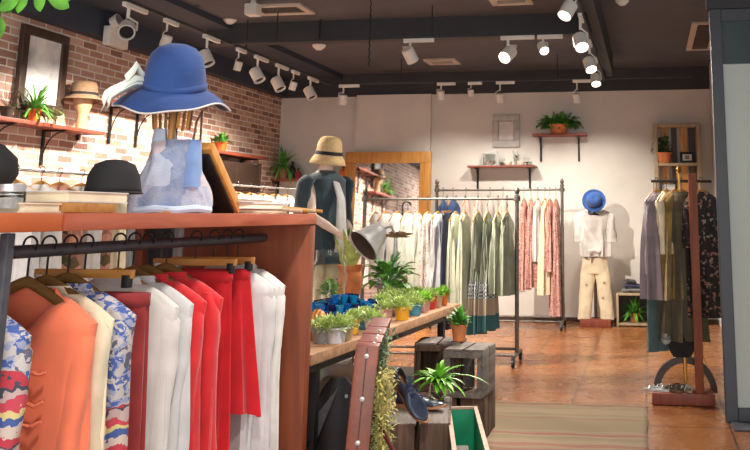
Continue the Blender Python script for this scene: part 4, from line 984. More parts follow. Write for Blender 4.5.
front(138, 'blue and white patterned knit sweater with red cuffs behind the cream sweater', 'c_multi2', 'wooden hanger carrying the blue and white patterned sweater', L=.85, seed=4, T=.036, neck=.07, sl=.6)
def front_skirt(px, label, mat, hl, w, hem, L, py=300, rz=0, T=.02, **kw):
    y = gy(px, py, XRl+w+.02)
    skirt('skirt', label, 'skirt', (XRl, y, zg), radians(rz), mat, w=w, hem=hem, L=L, T=T, group=GF, **kw)
    hanger((XRl, y, zg), radians(rz), hl, 'hanger_wood', w=w*1.25, group=HF, clip=True, name='clip_hanger')
    return y
y = gy(147, 305, XRl+.19)
skirt('skirt', 'dark red knit skirt hanging beside the patterned sweater', 'skirt', (XRl+.06, y, zg), radians(2), 'c_darkred', w=.13, hem=.155, L=.8, T=.03, seed=6, top=-.14, group=GF)
hanger((XRl, y-.005, zg), 0, 'wooden bar hanger carrying the dark red skirt', 'hanger_wood', w=.165, group=HF, clip=True, name='clip_hanger')
front(183, 'white pleated blouse, first of two white ones beside the dark red skirt', 'c_white', 'wooden hanger carrying the first white blouse', L=.95, py=320, seed=7, T=.032, folds=.02, name='blouse', cat='blouse', w=.2, sl=.7, hm='hanger_wood')
front(196, 'white blouse, second of two, right before the red sweaters', 'c_white2', 'wooden hanger carrying the second white blouse', L=.95, py=322, seed=8, T=.03, folds=.02, name='blouse', cat='blouse', w=.2, sl=.7)
front(208, 'bright red knit sweater right behind the white blouses', 'c_redknit', 'wooden hanger carrying the first red sweater', L=.85, py=328, seed=9, T=.03, w=.205, sl=.7)
front(225, 'bright red knit sweater beside the red skirts', 'c_redknit', 'wooden hanger carrying the second red sweater', L=.88, py=328, seed=10, T=.03, w=.205, sl=.7)
front_skirt(236, 'bright red flared skirt on a clip hanger, nearer one', 'c_red', 'pale wooden clip hanger of the nearer red skirt', .135, .17, .88, 290, T=.022, seed=11)
front_skirt(254, 'bright red flared skirt on a clip hanger, farther one with a hem band', 'c_red', 'pale wooden clip hanger of the farther red skirt', .14, .205, .48, 285, T=.024, seed=12, folds=.02)
y_ = gy(268, 320)
front(279, 'white pleated blouse right of the red skirts', 'c_white2', 'wooden hanger carrying the white pleated blouse by the red skirts', L=.98, py=310, seed=13, T=.034, folds=.022, name='blouse', cat='blouse', w=.195, sl=.7, hm='hanger_dark')
front(289, 'white blouse last on the counter rail next to the wooden end panel', 'c_white', 'wooden hanger carrying the last white blouse by the end panel', L=1.0, py=312, seed=14, T=.034, folds=.022, name='blouse', cat='blouse', w=.195, sl=.7, hm='hanger_dark')

# ================================================================ THINGS ON THE COUNTER
ZT0 = ZCt+.0025
XO = -1.58
# sun hat on its stand
hc = onX(174, 94, XO)
st_ = thing('hat_stand', 'wooden slatted hat stand under the blue sun hat', 'stand', (XO, hc.y, ZT0))
hz = hc.z-ZT0
MB().lathe([(.0005, 0), (.07, 0), (.07, .015), (.02, .02), (.0005, .02)], n=24).build('base', 'pine', st_)
MB().tube([(0, 0, .015), (0, 0, hz)], .012, 10).build('pole', 'pine', st_)
m = MB()
for k in range(9):
    a_ = 2*pi*k/9; m2 = MB().tube([(.055*cos(a_), .055*sin(a_), hz-.12), (.062*cos(a_), .062*sin(a_), hz-.05), (.05*cos(a_), .05*sin(a_), hz+.02), (.0, .0, hz+.05)], .006, 6)
    m2.build('wooden_rib', 'straw_brown' if k % 2 else 'pine', st_)
NV = t = NT('hat_blue'); t.set(.85); t.b.inputs['Sheen Weight'].default_value = .1
t.base(t.ramp(t.noise(6, 3), [(.3, (24, 52, 108)), (.7, (34, 68, 128))])); t.bump(t.noise(240, 2), .3, .003)
h = thing('sun_hat', 'large blue wide brimmed sun hat with a white edge and white ribbon', 'hat', (XO, hc.y, hc.z+.012), radians(-25))
n = 72; rings = []; rcx = .093
prof = [(.001, .158), (.03, .156), (.058, .144), (.078, .120), (.0895, .082), (.094, .05), (.097, .018), (.102, .004), (.112, -.004)]
for pr, pz in prof: rings.append([Vector((pr*cos(2*pi*k/n), pr*sin(2*pi*k/n)*1.04, pz)) for k in range(n)])
edge = None
for i in range(1, 11):
    f = i/10; ring = []
    for k in range(n):
        q = 2*pi*k/n; rad = .112+(.181-.112)*f
        z = -.004-.040*f**1.2+.018*f*f*sin(2*q+2.2)+.014*f*f*sin(3*q+.6)+.004*f*f*sin(7*q)
        ring.append(Vector((rad*cos(q), rad*sin(q)*1.04, z)))
    rings.append(ring); edge = ring
MB().loft(rings).build('crown_and_brim', 'hat_blue', h, solid=.003)
MB().tube(edge+[edge[0], edge[1]], .0032, 6, cap=False).build('white_edging', 'c_white', h)
h.rotation_euler = (Matrix.Rotation(radians(16), 3, Vector((.86, .5, 0))) @ Matrix.Rotation(radians(-25), 3, 'Z')).to_euler()
MB().loft([[Vector((a*cos(2*pi*k/n), a*sin(2*pi*k/n)*1.04, b+.006*sin(2*2*pi*k/n))) for k in range(n)] for a, b in ((.1035, .006), (.100, .028))]).build('ribbon_band', 'hat_blue', h, solid=.002)
# ribbon bow at the left back of the crown, two tails hanging over the brim
def ribbon(pts, w0, w1, parent, name='ribbon_tail'):
    m = MB(); rings = []; N = len(pts)
    for i, p in enumerate(pts):
        w_ = w0+(w1-w0)*i/(N-1); p = Vector(p)
        rings.append([p+Vector((.003*sin(i), .0, -w_)), p+Vector((.006, .006, 0)), p+Vector((0, 0, w_))])
    m.loft(rings, closed=False); return m.build(name, 'ribbon', parent, solid=.002)
cloth('ribbon', (212, 222, 210), .05)
Mi = Matrix.Rotation(radians(25), 3, 'Z')
Mi = h.rotation_euler.to_matrix().inverted()
def hl(px, py, dy=0): return Mi @ (onX(px, py, XO-.07)+Vector((0, dy, 0))-h.location)
ribbon([hl(147, 80), hl(140, 72), hl(136, 66), hl(131, 74), hl(124, 82)], .012, .022, h, 'bow_loop')
ribbon([hl(147, 82), hl(135, 80), hl(122, 87), hl(110, 93), hl(104, 98), hl(101, 106)], .014, .024, h)
ribbon([hl(147, 84), hl(132, 84), hl(117, 91), hl(108, 97), hl(106, 106)], .012, .02, h)
# denim bag
t = NT('patch_denim'); t.set(.95); v = t.coord(rot=(0, 0, .5)); 
vo = t.n('ShaderNodeTexVoronoi', distance='CHEBYCHEV'); vo.inputs['Scale'].default_value = 11; t.l(v, vo.inputs['Vector'])
sep = t.n('ShaderNodeSeparateColor'); t.l(vo.outputs['Color'], sep.inputs[0])
pc_ = t.ramp(sep.outputs[0], [(0, (160, 164, 184)), (.25, (122, 138, 170)), (.45, (186, 172, 176)), (.65, (170, 180, 200)), (.85, (150, 132, 146))], True)
t.base(t.mix(t.ramp(t.noise(26, 4), [(.35, (0, 0, 0)), (.7, (150, 150, 150))]), pc_, (206, 208, 216))); t.bump(t.noise(120, 3), .7, .005)
cloth('denim_light', (112, 140, 186), .1); cloth('denim_pale', (176, 190, 210), .08)
bl = onX(132, 213, XO); br = onX(206, 213, XO); bc = onX(170, 213, XO)
wB = .5*((ray(206, 213)-ray(132, 213)).length)*2.55
b = thing('patchwork_bag', 'pale patchwork denim bag standing on the counter below the blue sun hat', 'bag', (XO, bc.y, ZT0), radians(38))
topz = onX(165, 128, XO).z-ZT0
m = MB(); rings = []; n = 56
for k in range(17):
    f = k/16; z = topz*.86*f
    a_ = .130*(1-.5*f**1.2)+.008*sin(f*7)
    b_ = .07*(1-.25*f)
    rings.append([Vector((a_*abs(cos(q))**.7*(1 if cos(q) > 0 else -1)+.006*sin(5*q+f*6), b_*abs(sin(q))**.7*(1 if sin(q) > 0 else -1)+.006*sin(7*q-f*5)+.003*sin(13*q+f*14), z+.004*sin(3*q))) for q in [2*pi*i/n for i in range(n)]])
rings.insert(0, [Vector((p.x*.97, p.y*.97, 0.0)) for p in rings[0]])
m.loft(rings, True, False); m.build('bag_body', 'patch_denim', b)
rings = []
for k in range(6):
    f = k/5; rings.append([Vector((-.035+.042*cos(q)*(1-.2*f)*(1+.04*sin(14*q)), .03*sin(q), topz*(.78+.22*f))) for q in [2*pi*i/40 for i in range(40)]])
MB().loft(rings, True, True).build('gathered_top', 'denim_pale', b)
m = MB(); rings = []
for k in range(9):
    f = k/8; rings.append([Vector((.05+.045*(1-f*.3)*cos(q), -.012+.062*(1-.3*f)*sin(q), topz*(.30+.58*f))) for q in [2*pi*i/24 for i in range(24)]])
m.loft(rings, True, True); m.build('denim_side_panel', 'denim_light', b)
MB().tube([(-.115, -.045, .006), (-.06, -.078, .012), (0, -.084, .008), (.07, -.075, .014), (.118, -.04, .008)], .013, 8).build('rolled_hem', 'denim_pale', b)
for s, x0 in ((-1, -.03), (1, .05)): MB().tube([(x0, -.03, topz*.8), (x0+.01*s, -.025, topz*1.1), (x0+.03, 0, topz*1.25), (x0+.035, .02, topz*.85)], .004, 6).build('strap', 'straw_brown', b)
# books and box
def book(label, pxl, pxr, pyb, h_, mat, X=XO, dep=.2, z=None, name='book', cat='book', rz=0, pages=True):
    a = onX(pxl, pyb, X+dep/2); c = onX(pxr, pyb, X+dep/2); L_ = c.y-a.y
    z = ZT0 if z is None else z
    r = thing(name, label, cat, (X, (a.y+c.y)/2, z), rz)
    if pages:
        MB().box((0, 0, .0015), (dep, L_, .003)).box((0, 0, h_-.0015), (dep, L_, .003)).box((-dep/2+.0015, 0, h_/2), (.003, L_, h_)).build('cover', mat, r, weld=False)
        MB().box((.002, 0, h_/2), (dep-.01, L_-.008, h_-.007)).build('pages', 'c_cream', r, smooth=False)
    else: MB().box((0, 0, h_/2), (dep, L_, h_)).build('box_body', mat, r, bevel=.002)
    return r
def hz_(px, py, X): return onX(px, py, X).z
h1 = hz_(95, 203, XO+.1)-ZT0
book('brown wooden box under the big white book on the counter', 62, 116, 213, h1, 'hanger_wood', X=XO+.04, dep=.12, z=ZT0, name='box', cat='box', pages=False)
h2 = hz_(95, 192, XO+.1)-ZT0-h1
book('big white book lying on the brown box on the counter', 68, 128, 203, h2, 'c_white', X=XO+.035, dep=.13, z=ZT0+h1+.0008)
book('cream book lying flat left of the brown box on the counter', 24, 61, 213, hz_(40, 203, XO+.1)-ZT0, 'c_cream', X=XO+.04, dep=.12, z=ZT0)
# black hat on the white book
bh = onX(113, 191, XO)
m = thing('hat', 'black bowler hat lying on the big white book', 'hat', (XO+.0, bh.y, ZT0+h1+h2+.006))
MB().lathe([(.0005, .096), (.03, .092), (.055, .08), (.070, .05), (.076, .012), (.078, .0)], n=40).build('crown', 'black_cloth', m, solid=.003)
MB().lathe([(.079, .001), (.082, -.004), (.084, -.003)], n=40).build('brim', 'black_cloth', m, solid=.003)
# jar
j = onX(8, 213, XO+.05)
r = thing('candle_jar', 'short clear glass jar with pale candle at the left end of the counter', 'jar', (XO+.05, j.y, ZT0))
MB().lathe([(.0005, 0), (.032, 0), (.035, .008), (.035, .048), (.03, .053), (.03, .06), (.033, .064), (.029, .064), (.027, .052), (.032, .046), (.032, .01), (.0005, .008)], n=28).build('glass_body', 'glass', r)
MB().lathe([(.0005, .009), (.03, .009), (.03, .035), (.0005, .036)], n=24).build('wax', 'c_white2', r)
MB().lathe([(.034, .05), (.034, .066), (.0005, .067)], n=24).build('lid', 'steel', r)
# black round hat at left edge on a stub stand
p = onX(-16, 168, XO-.1)
r = thing('hat_stand', 'pale pink egg shaped hat stand at the far left end of the counter', 'stand', (XO-.1, p.y, ZT0))
hf = max(.1, p.z+.05-ZT0)
MB().lathe([(.0005, 0), (.04, 0), (.03, .015), (.025, hf*.35), (.045, hf*.6), (.04, hf*.85), (.0005, hf)], n=24).build('form', 'c_blush', r)
r = thing('hat', 'round black hat cut by the left edge of the photo above the glass jar', 'hat', (XO-.1, p.y, p.z-.005)); r.rotation_euler = (radians(15), radians(20), 0)
MB().lathe([(.0005, .07), (.04, .062), (.07, .035), (.078, 0), (.07, -.02), (.045, -.03)], n=36).build('crown', 'black_cloth', r, solid=.003)
# leaning board
a = onX(241, 213, XO+.1); t0 = onX(212, 146, XO+.1); hgt = t0.z-ZT0-.004
r = thing('easel_board', 'wooden backed board leaning on a black strut on the counter', 'easel', (XO, a.y, ZT0))
lean = atan((a.y-t0.y)/hgt)
q = Matrix.Rotation(lean, 3, 'X'); Lb_ = hgt/cos(lean)
MB().box(q@Vector((0, .006, Lb_/2+.006)), (.2, .034, Lb_-.01), q).build('board', 'pine', r, bevel=.003)
MB().box(q@Vector((0, -.022, Lb_/2+.006)), (.185, .008, Lb_-.04), q).build('backing', 'black_metal', r)
MB().bar(q@Vector((.04, -.03, Lb_*.62)), (.04, -.21, .006), .014, .008).build('strut', 'black_metal', r)
MB().tube([(.04, -.03, .03), (.04, -.19, .022)], .003, 6).build('stay', 'black_metal', r)
# magazines
h3 = .012
zc = ZT0
for i, (x0, x1, mt_, lab, hh) in enumerate(((242, 286, 'straw_brown', 'brown folder at the bottom of the magazine stack on the counter', .016), (238, 284, 'c_white', 'thick white magazine in the middle of the stack on the counter', .022), (236, 276, 'c_white2', 'grey white magazine on top of the stack on the counter', .012))):
    book(lab, x0, x1, 211, hh, mt_, z=zc, name='magazine', cat='magazine', rz=radians(-2+3*i), dep=.2); zc += hh+.001
# wooden hanger ends lying on the counter right end
for i in range(4):
    p = onX(287+7*i, 213, XO+.12)
    r = thing('clothes_hanger', ['first', 'second', 'third', 'fourth'][i]+' of the four wooden hangers lying on the counter right of the magazines', 'hanger', (XO, p.y, ZT0+.012), radians(0), 'hangers lying on the counter')
    MB().tube([(.2*f/10-.02, .02*abs(f/10)-.01, -.004+.02*(1-abs(f)/10)) for f in range(-10, 11)], .0075, 8).build('shoulder_bar', 'hanger_wood' if i % 2 else 'pale_wood', r)
    MB().tube([(-.02, -.01, .016), (-.02, .03, .016), (-.0, .06, .016), (-.03, .07, .016)], .002, 6).build('hook', 'steel', r)

# ================================================================ PLANT TABLE
ZTb = .8
e0 = onZ(312, 355, ZTb); e1 = onZ(461, 303.5, ZTb)
dv = (e1-e0); Lt = dv.length; ang = math.atan2(dv.y, dv.x)
ux = Vector((cos(ang), sin(ang), 0)); uy = Vector((-sin(ang), cos(ang), 0))   # uy points away to the left
TB = Matrix.Translation(e0) @ Matrix.Rotation(ang, 4, 'Z')
def onT(u, v, z=0): return e0+ux*u+uy*v+Vector((0, 0, z))
tb = thing('plant_table', 'rustic plank table on black legs carrying the small potted plants', 'table', (e0.x, e0.y, 0), ang)
Wt = 1.15
for k in range(4): MB().box((Lt/2, Wt*(k+.5)/4, ZTb-.0275), (Lt, Wt/4-.006, .055)).build('plank', 'plank', tb, bevel=.004)
for u_ in (.25, Lt-.2):
    for v_ in (.1, Wt-.1): MB().box((u_, v_, (ZTb-.055)/2), (.05, .05, ZTb-.055)).build('leg', 'black_metal', tb, bevel=.003)
for v_ in (.1, Wt-.1): MB().box((Lt/2, v_, ZTb-.085), (Lt-.3, .05, .06)).build('apron', 'black_metal', tb)
MB().box((Lt/2, Wt/2, .32), (Lt-.4, Wt-.2, .03)).build('lower_shelf', 'black_metal', tb)
def uv(px, py, z=ZTb):
    p = onZ(px, py, z)-e0; return p.dot(ux), p.dot(uy)
potcols = {'yellow': (236, 176, 44), 'blue': (74, 146, 176), 'pink': (204, 152, 142), 'red': (208, 52, 46), 'white': (206, 206, 210), 'grey': (140, 142, 146), 'orange': (224, 118, 48), 'sand': (206, 178, 140)}
for k, c in potcols.items(): plain('pot_'+k, c, .45, var=.05)
def sedum(t, rx, rz, leaf, mat, n, seed, base): 
    bush_foliage(t, n, rx, rx, rz, leaf, leaf*.55, mat, (0, 0, base), seed, .2)
def small_pot(label, px, py, r_, h_, col, fol, n=90, seed=1, rx=None, rz_=None, leaf=.035):
    p = onZ(px, py, ZTb); t = thing('potted_plant', label, 'plant', (p.x, p.y, ZTb+.001), random.uniform(0, 3), 'small potted plants on the plank table')
    po = pot_mesh(r_, h_, .1, 22, .74).build('pot', 'pot_'+col, t)
    MB().lathe([(r_*.9, h_*.86), (.0005, h_*.9)], n=14).build('soil', 'soil', po)
    sedum(t, rx or r_*1.45, rz_ or r_*1.2, leaf, fol, n, seed, h_*1.0)
# front edge row
row = [(336, 343, .062, .085, 'white', 'leaf_pale', 'white pot of pale sedum at the near front edge of the table'),
       (352, 334, .045, .085, 'yellow', 'leaf_pale', 'yellow pot of pale sedum just left of the leather suitcase'),
       (364, 329, .045, .08, 'blue', 'leaf_pale', 'blue pot of sedum just behind the leather suitcase top'),
       (402, 320, .056, .085, 'yellow', 'leaf_pale', 'yellow pot of sedum at the table edge, first right of the suitcase'),
       (415, 315.5, .05, .08, 'blue', 'leaf_pale', 'blue pot of sedum at the table edge right of the yellow one'),
       (424, 312, .05, .085, 'pink', 'leaf_lime', 'dusty pink pot at the table edge between blue and red pots'),
       (431, 309, .045, .09, 'red', 'leaf_pale', 'bright red pot at the table edge'),
       (437, 307, .045, .085, 'sand', 'leaf_lime', 'sand coloured pot at the table edge between red and orange pots'),
       (443, 305, .045, .09, 'orange', 'leaf_lime', 'orange pot at the far end of the table edge')]
for i, (px, py, r_, h_, col, fol, lab) in enumerate(row):
    small_pot(lab, px, py, r_, h_, col, fol, 300, 100+i, rx=r_*1.6, rz_=r_*1.3, leaf=.024)
# inner rows
inner = [(322, 336, .06, 'grey', 'leaf_pale', 'grey pot of pale sedum behind the near white pot'), (345, 333, .05, 'sand', 'leaf_pale', 'sand coloured pot of sedum behind the yellow one'), (372, 325, .05, 'white', 'leaf_pale', 'white pot of sedum right before the blue cups'), (385, 314, .055, 'pink', 'leaf_pale', 'pink pot of sedum left of the first yellow edge pot'),
         (398, 309, .055, 'grey', 'leaf_pale', 'grey pot of sedum in the second row behind the yellow edge pot'), (411, 305, .055, 'white', 'leaf_pale', 'white pot of sedum in the second row behind the blue edge pot'), (421, 302, .05, 'yellow', 'leaf_lime', 'yellow pot in the second row behind the pink pot'),
         (382, 306, .055, 'blue', 'leaf_pale', 'blue pot of sedum in the third row right of the blue cups'), (394, 302, .055, 'sand', 'leaf_pale', 'sand pot of sedum in the third row of the table'), (407, 299, .055, 'pink', 'leaf_pale', 'pink pot of sedum in the third row of the table'),
         (388, 298, .055, 'white', 'leaf_pale', 'white pot of sedum in front of the broad leaved plant'), (430, 299, .05, 'blue', 'leaf_pale', 'blue pot at the far end of the second row'), (418, 297, .05, 'sand', 'leaf_pale', 'sand pot of sedum in the far corner of the table')]
for i, (px, py, r_, col, fol, lab) in enumerate(inner): small_pot(lab, px, py+7, r_, .08, col, fol, 300, 200+i, rx=r_*1.7, rz_=r_*1.2, leaf=.024)
# cluster of blue cups
plain('cup_blue', (24, 96, 170), .12, var=.25, scale=30); plain('cup_teal', (20, 128, 176), .12, var=.2, scale=30); plain('cup_navy', (22, 34, 84), .15, var=.2)
def cup(p, r_, h_, mat, tilt, lab):
    o = thing('glass_cup', lab, 'cup', p, random.uniform(0, 3), 'blue glass cups on the table'); o.rotation_euler = tilt
    MB().lathe([(.0005, 0), (r_*.7, 0), (r_*.8, h_*.1), (r_, h_*.8), (r_*1.12, h_), (r_*.95, h_*.97), (r_*.7, h_*.2), (.0005, h_*.15)], n=8).build('cup_body', mat, o)
u0, v0 = uv(346, 316)
cz = onT(u0, v0)
k = 0; rr_ = .030
for j in range(11):
    for i in range(9):
        u_ = (j-5)*rr_*2.3; v_ = (i-4)*rr_*2.35+(j % 2)*rr_
        d_ = Vector((u_*1.0, v_, 0))
        if (u_/.33)**2+(v_/.27)**2 > 1: continue
        p = Vector((cz.x, cz.y, 0))+Vector((v_, u_, 0))+Vector((random.uniform(-.004, .004), random.uniform(-.004, .004), ZTb+.002)); k += 1
        cup(p, rr_, .05, ['cup_blue', 'cup_teal', 'cup_navy'][k % 3], (0, 0, 0), 'blue glass cup standing in the dense lower layer of the cluster on the table')
for i in range(30):
    a_ = i*2.4; rad = .042*sqrt(i)*1.05
    tier = 0 if i > 7 else (1 if i > 7 else 0)
    cup(Vector((cz.x+rad*cos(a_), cz.y+rad*sin(a_)*1.3, ZTb+.0525)), rr_*.95, .045, ['cup_navy', 'cup_blue', 'cup_teal'][i % 3], (0, 0, 0), 'blue glass cup standing on top of the cluster on the table')
for i in range(8):
    a_ = i*2.4; rad = .036*sqrt(i)*1.05
    cup(Vector((cz.x+rad*cos(a_), cz.y+rad*sin(a_)*1.3, ZTb+.099)), rr_*.95, .045, ['cup_navy', 'cup_blue', 'cup_teal'][i % 3], (0, 0, 0), 'blue glass cup at the very top of the heaped cluster on the table')
# terracotta jar with snake plant
p = onZ(350, 296, ZTb); zt_ = onY(350, 265, p.y).z-ZTb; rj = .105
t_ = thing('potted_plant', 'snake plant in a tall terracotta jar behind the blue cups', 'plant', (p.x, p.y, ZTb+.001))
MB().lathe([(.0005, 0), (rj*.8, 0), (rj*.95, zt_*.3), (rj*1.0, zt_*.6), (rj*.85, zt_*.78), (rj*.9, zt_*.82), (rj*1.05, zt_), (rj*.9, zt_), (rj*.8, zt_*.85), (.0005, zt_*.84)], n=30).build('jar', 'terracotta', t_)
m = MB(); rnd = random.Random(5)
for i in range(11):
    a_ = rnd.uniform(0, 6.28); m.leaf((.03*cos(a_), .03*sin(a_), zt_*.85), (cos(a_)*.45, sin(a_)*.45, 1), rnd.uniform(.2, .42), .05, .12, .35, 7)
m.build('foliage', 'leaf_pale', t_)
p2 = onZ(352, 290, ZTb)
u2, v2 = (p2+Vector((-.03, .28, 0))-e0).dot(ux), (p2+Vector((-.03, .28, 0))-e0).dot(uy)
p2 = p+Vector((-.13, .27, 0))
t_ = thing('potted_plant', 'tall dark broad leaved plant rising beside the wooden mirror frame', 'plant', (p2.x, p2.y, ZTb+.001))
pot_mesh(.08, .14).build('pot', 'pot_grey', t_)
m = MB()
for i in range(9):
    a_ = i*2.1; m.leaf((0, 0, .28+.03*i), (cos(a_), sin(a_), .9), .2, .09, .5, .2, 6)
m.tube([(0, 0, .1), (.01, 0, .58)], .007, 6); m.build('foliage', 'leaf', t_, weld=False)
# broad leaf plant
p = onZ(384, 301, ZTb)
t_ = thing('potted_plant', 'big bushy broad leaved plant right of the terracotta jar', 'plant', (p.x, p.y+.1, ZTb+.001))
pot_mesh(.1, .12).build('pot', 'pot_grey', t_)
m = MB(); rnd = random.Random(11)
for i in range(80):
    a_ = rnd.uniform(0, 6.28); e_ = rnd.uniform(.0, 1.3); k_ = rnd.uniform(.08, .2)
    d = Vector((cos(a_)*cos(e_), sin(a_)*cos(e_), sin(e_)))
    q0 = Vector((0, 0, .12)); q1 = q0+d*k_
    m.tube([q0, q1], .003, 5); m.leaf(q1, (d+Vector((0, 0, -.15))), rnd.uniform(.09, .13), .075, .9, .25, 6)
m.build('foliage', 'leaf', t_, weld=False)
# glass cloche with lime plant
p = onZ(328, 310, ZTb); hj = onY(328, 250, p.y).z-ZTb; rj = .125
t_ = thing('glass_jar', 'big clear glass jar with a lime green plant inside, next to the counter end', 'jar', (p.x, p.y, ZTb+.001))
MB().lathe([(.0005, 0), (rj, 0), (rj, hj*.75), (rj*.85, hj*.85), (rj*.85, hj), (rj*.82, hj), (rj*.82, hj*.84), (rj*.97, hj*.74), (rj*.97, .006), (.0005, .006)], n=36).build('glass_body', 'glass', t_)
t2_ = thing('moss_plant', 'lime green plant growing inside the big clear glass jar', 'plant', (p.x, p.y, ZTb+.009))
MB().lathe([(.0005, 0), (rj*.85, 0), (rj*.9, .06), (.0005, .08)], n=24).build('soil', 'soil', t2_)
bush_foliage(t2_, 160, rj*.72, rj*.72, .1, .05, .03, 'leaf_lime', (0, 0, .12), 4, .3)
# industrial lamp: pole, tilted metal shade
pl_ = onZ(394, 300, ZTb); ztp = onY(395, 236, pl_.y).z
t_ = thing('industrial_lamp', 'brushed metal lamp with tilted dark lined shade on a grey pole', 'lamp', (pl_.x, pl_.y, ZTb+.001))
MB().lathe([(.0005, 0), (.08, 0), (.08, .015), (.02, .02), (.0005, .02)], n=24).build('base', 'zinc', t_)
MB().tube([(0, 0, .015), (0, 0, ztp-ZTb)], .017, 10).build('pole', 'zinc', t_)
sc_ = onY(369, 241, pl_.y-.1)-Vector((pl_.x, pl_.y, ZTb))
SCL = 1.15
ax = Vector((-.55, -.62, -.62)).normalized(); q = ax.to_track_quat('Z', 'Y').to_matrix()
sh = MB().lathe([(.05, -.14), (.08, -.13), (.108, -.06), (.118, .0), (.152, .06), (.158, .075)], sc_, 40, q).build('shade', 'shade_silver', t_, solid=.003)
MB().lathe([(.03, -.10), (.10, -.05), (.112, .0), (.147, .064)], sc_, 40, q).build('shade_lining', 'c_brown', sh)
MB().lathe([(.0005, -.17), (.035, -.165), (.045, -.12), (.0005, -.12)], sc_, 20, q).build('socket', 'zinc', sh)
MB().tube([sc_-ax*.16, sc_-ax*.2+Vector((.04, .03, 0)), Vector((0, 0, ztp-ZTb))], .012, 8).build('arm', 'zinc', t_)
# driftwood on the pole head
dw = onY(396, 233, pl_.y)
m = MB(); rnd = random.Random(8)
for i in range(9):
    a_ = rnd.uniform(-.5, 3.6); L_ = rnd.uniform(.08, .16); m.tube([(0, 0, 0), (cos(a_)*L_*.5, -.03+rnd.uniform(-.04, .04), sin(a_)*L_*.2+.01), (cos(a_)*L_, rnd.uniform(-.04, .04), sin(a_)*L_*.28)], [.018, .013, .004], 7)
solo('driftwood', m, 'straw_brown', 'knotted piece of driftwood on top of the grey lamp pole', 'driftwood', (pl_.x, pl_.y, ztp+.0), weld=False)
# woven cone basket beside counter end
p = onZ(314, 341, ZTb)
t_ = thing('wicker_basket', 'orange brown folded wicker basket at the near end of the table against the counter', 'basket', (p.x-.03, p.y+.12, ZTb+.001))
t = NT('wicker'); t.set(.7); wv = t.n('ShaderNodeTexWave'); wv.inputs['Scale'].default_value = 14; wv.inputs['Distortion'].default_value = 1; t.l(t.coord(), wv.inputs['Vector'])
t.base(t.ramp(wv.outputs[0], [(.2, (150, 84, 34)), (.7, (214, 146, 72))])); t.bump(wv.outputs[0], .6, .004)
MB().lathe([(.0005, 0), (.10, 0), (.095, .04), (.07, .09), (.04, .14), (.015, .16), (.035, .135), (.06, .09), (.085, .04), (.0005, .01)], n=30).build('basket_body', 'wicker', t_)
# things below the table: black saddle bag
p = onY(330, 420, 4.75)
t_ = thing('leather_bag', 'tall black leather bag with a grey pointed flap under the plank table', 'bag', (p.x-.03, 4.95, 0), radians(20))
zt_ = onY(330, 377, 4.95).z
m = MB(); rings = []
for k in range(14):
    f = k/13; a_ = .16*(sin(pi*min(1, .12+.5+.38*(1-f)))**.5 if False else (1-max(0, f-.55)**2*3.6)); a_ = max(a_, .03)
    rings.append([Vector((a_*cos(q), .07*(1-.5*f)*sin(q), zt_*f)) for q in [2*pi*i/30 for i in range(30)]])
m.loft(rings, True, True); m.build('bag_body', 'black_metal', t_)
m = MB(); m.prism([(-.17, zt_*.45), (-.12, zt_*.45), (.0, zt_*.95), (-.16, zt_*.62)], .008, Matrix.Translation((0, -.085, 0)) @ Matrix.Rotation(pi/2, 4, 'X')); m.build('flap', 'pipe_grey', t_)
MB().tube([(.04, -.075, zt_*.86), (.043, -.08, zt_*.86)], .01, 8).build('stud', 'steel', t_)

# ================================================================ LEATHER TRUNK
ztk = 1.0
f0 = onZ(355, 345, ztk); f1 = onZ(378, 345, ztk); bk_ = onZ(372, 317, ztk)
wT = (f1-f0).length; dT = (bk_-f0); LT = 1.0
a_ = math.atan2(-(dT.x), dT.y)
tk = thing('leather_suitcase', 'open brown leather suitcase standing on end with rivets and green lining', 'suitcase', ((f0.x+f1.x)/2-.07, f0.y, 0), a_)
tk.rotation_euler = (0, radians(4.2), a_)
LT = dT.length
plain('leather', (116, 54, 30), .4, var=.16, scale=9, bump=.2); plain('leather_top', (122, 66, 62), .45, var=.16, scale=9, bump=.2)
plain('green_lining', (20, 124, 92), .7, var=.15, scale=14)
MB().box((0, .008, ztk/2), (wT, .016, ztk)).build('front_wall', 'leather', tk, bevel=.006)
MB().box((0, LT/2, ztk-.008), (wT, LT-.03, .016)).build('top_wall', 'leather_top', tk, bevel=.006)
MB().box((0, LT/2, .01), (wT, LT-.03, .02)).build('bottom_wall', 'leather', tk)
MB().box((0, LT-.008, ztk/2), (wT, .016, ztk)).build('rear_wall', 'leather', tk, bevel=.006)
MB().box((-wT/2+.006, LT/2, ztk/2), (.012, LT-.03, ztk-.03)).build('outer_panel', 'leather', tk)
MB().box((-wT/2+.018, LT/2, ztk/2), (.008, LT-.04, ztk-.04)).build('lining', 'green_lining', tk)
MB().box((0, .02, ztk/2), (wT-.02, .006, ztk-.05)).box((0, LT/2, ztk-.02), (wT-.02, LT-.06, .006)).build('lining', 'green_lining', tk, weld=False)
for z_ in (.96, .8, .64, .48, .32): MB().lathe([(.010, 0), (.009, .004), (.0005, .006)], (0.0, -.001, z_), 12, R('X', 90)).build('rivet', 'brass' if False else 'zinc', tk)
MB().box((0, -.003, ztk/2), (.004, .004, ztk-.02)).build('seam', 'dark_wood', tk)
for y_ in (.1, .34, .36, .6): MB().box((0, y_, ztk+.001), (wT+.004, .014, .004)).build('top_strap', 'leather', tk)
for y_ in (.06, .2, .28, .44): MB().lathe([(.008, 0), (.0005, .005)], (.02, y_, ztk+.003), 10).build('rivet', 'zinc', tk)
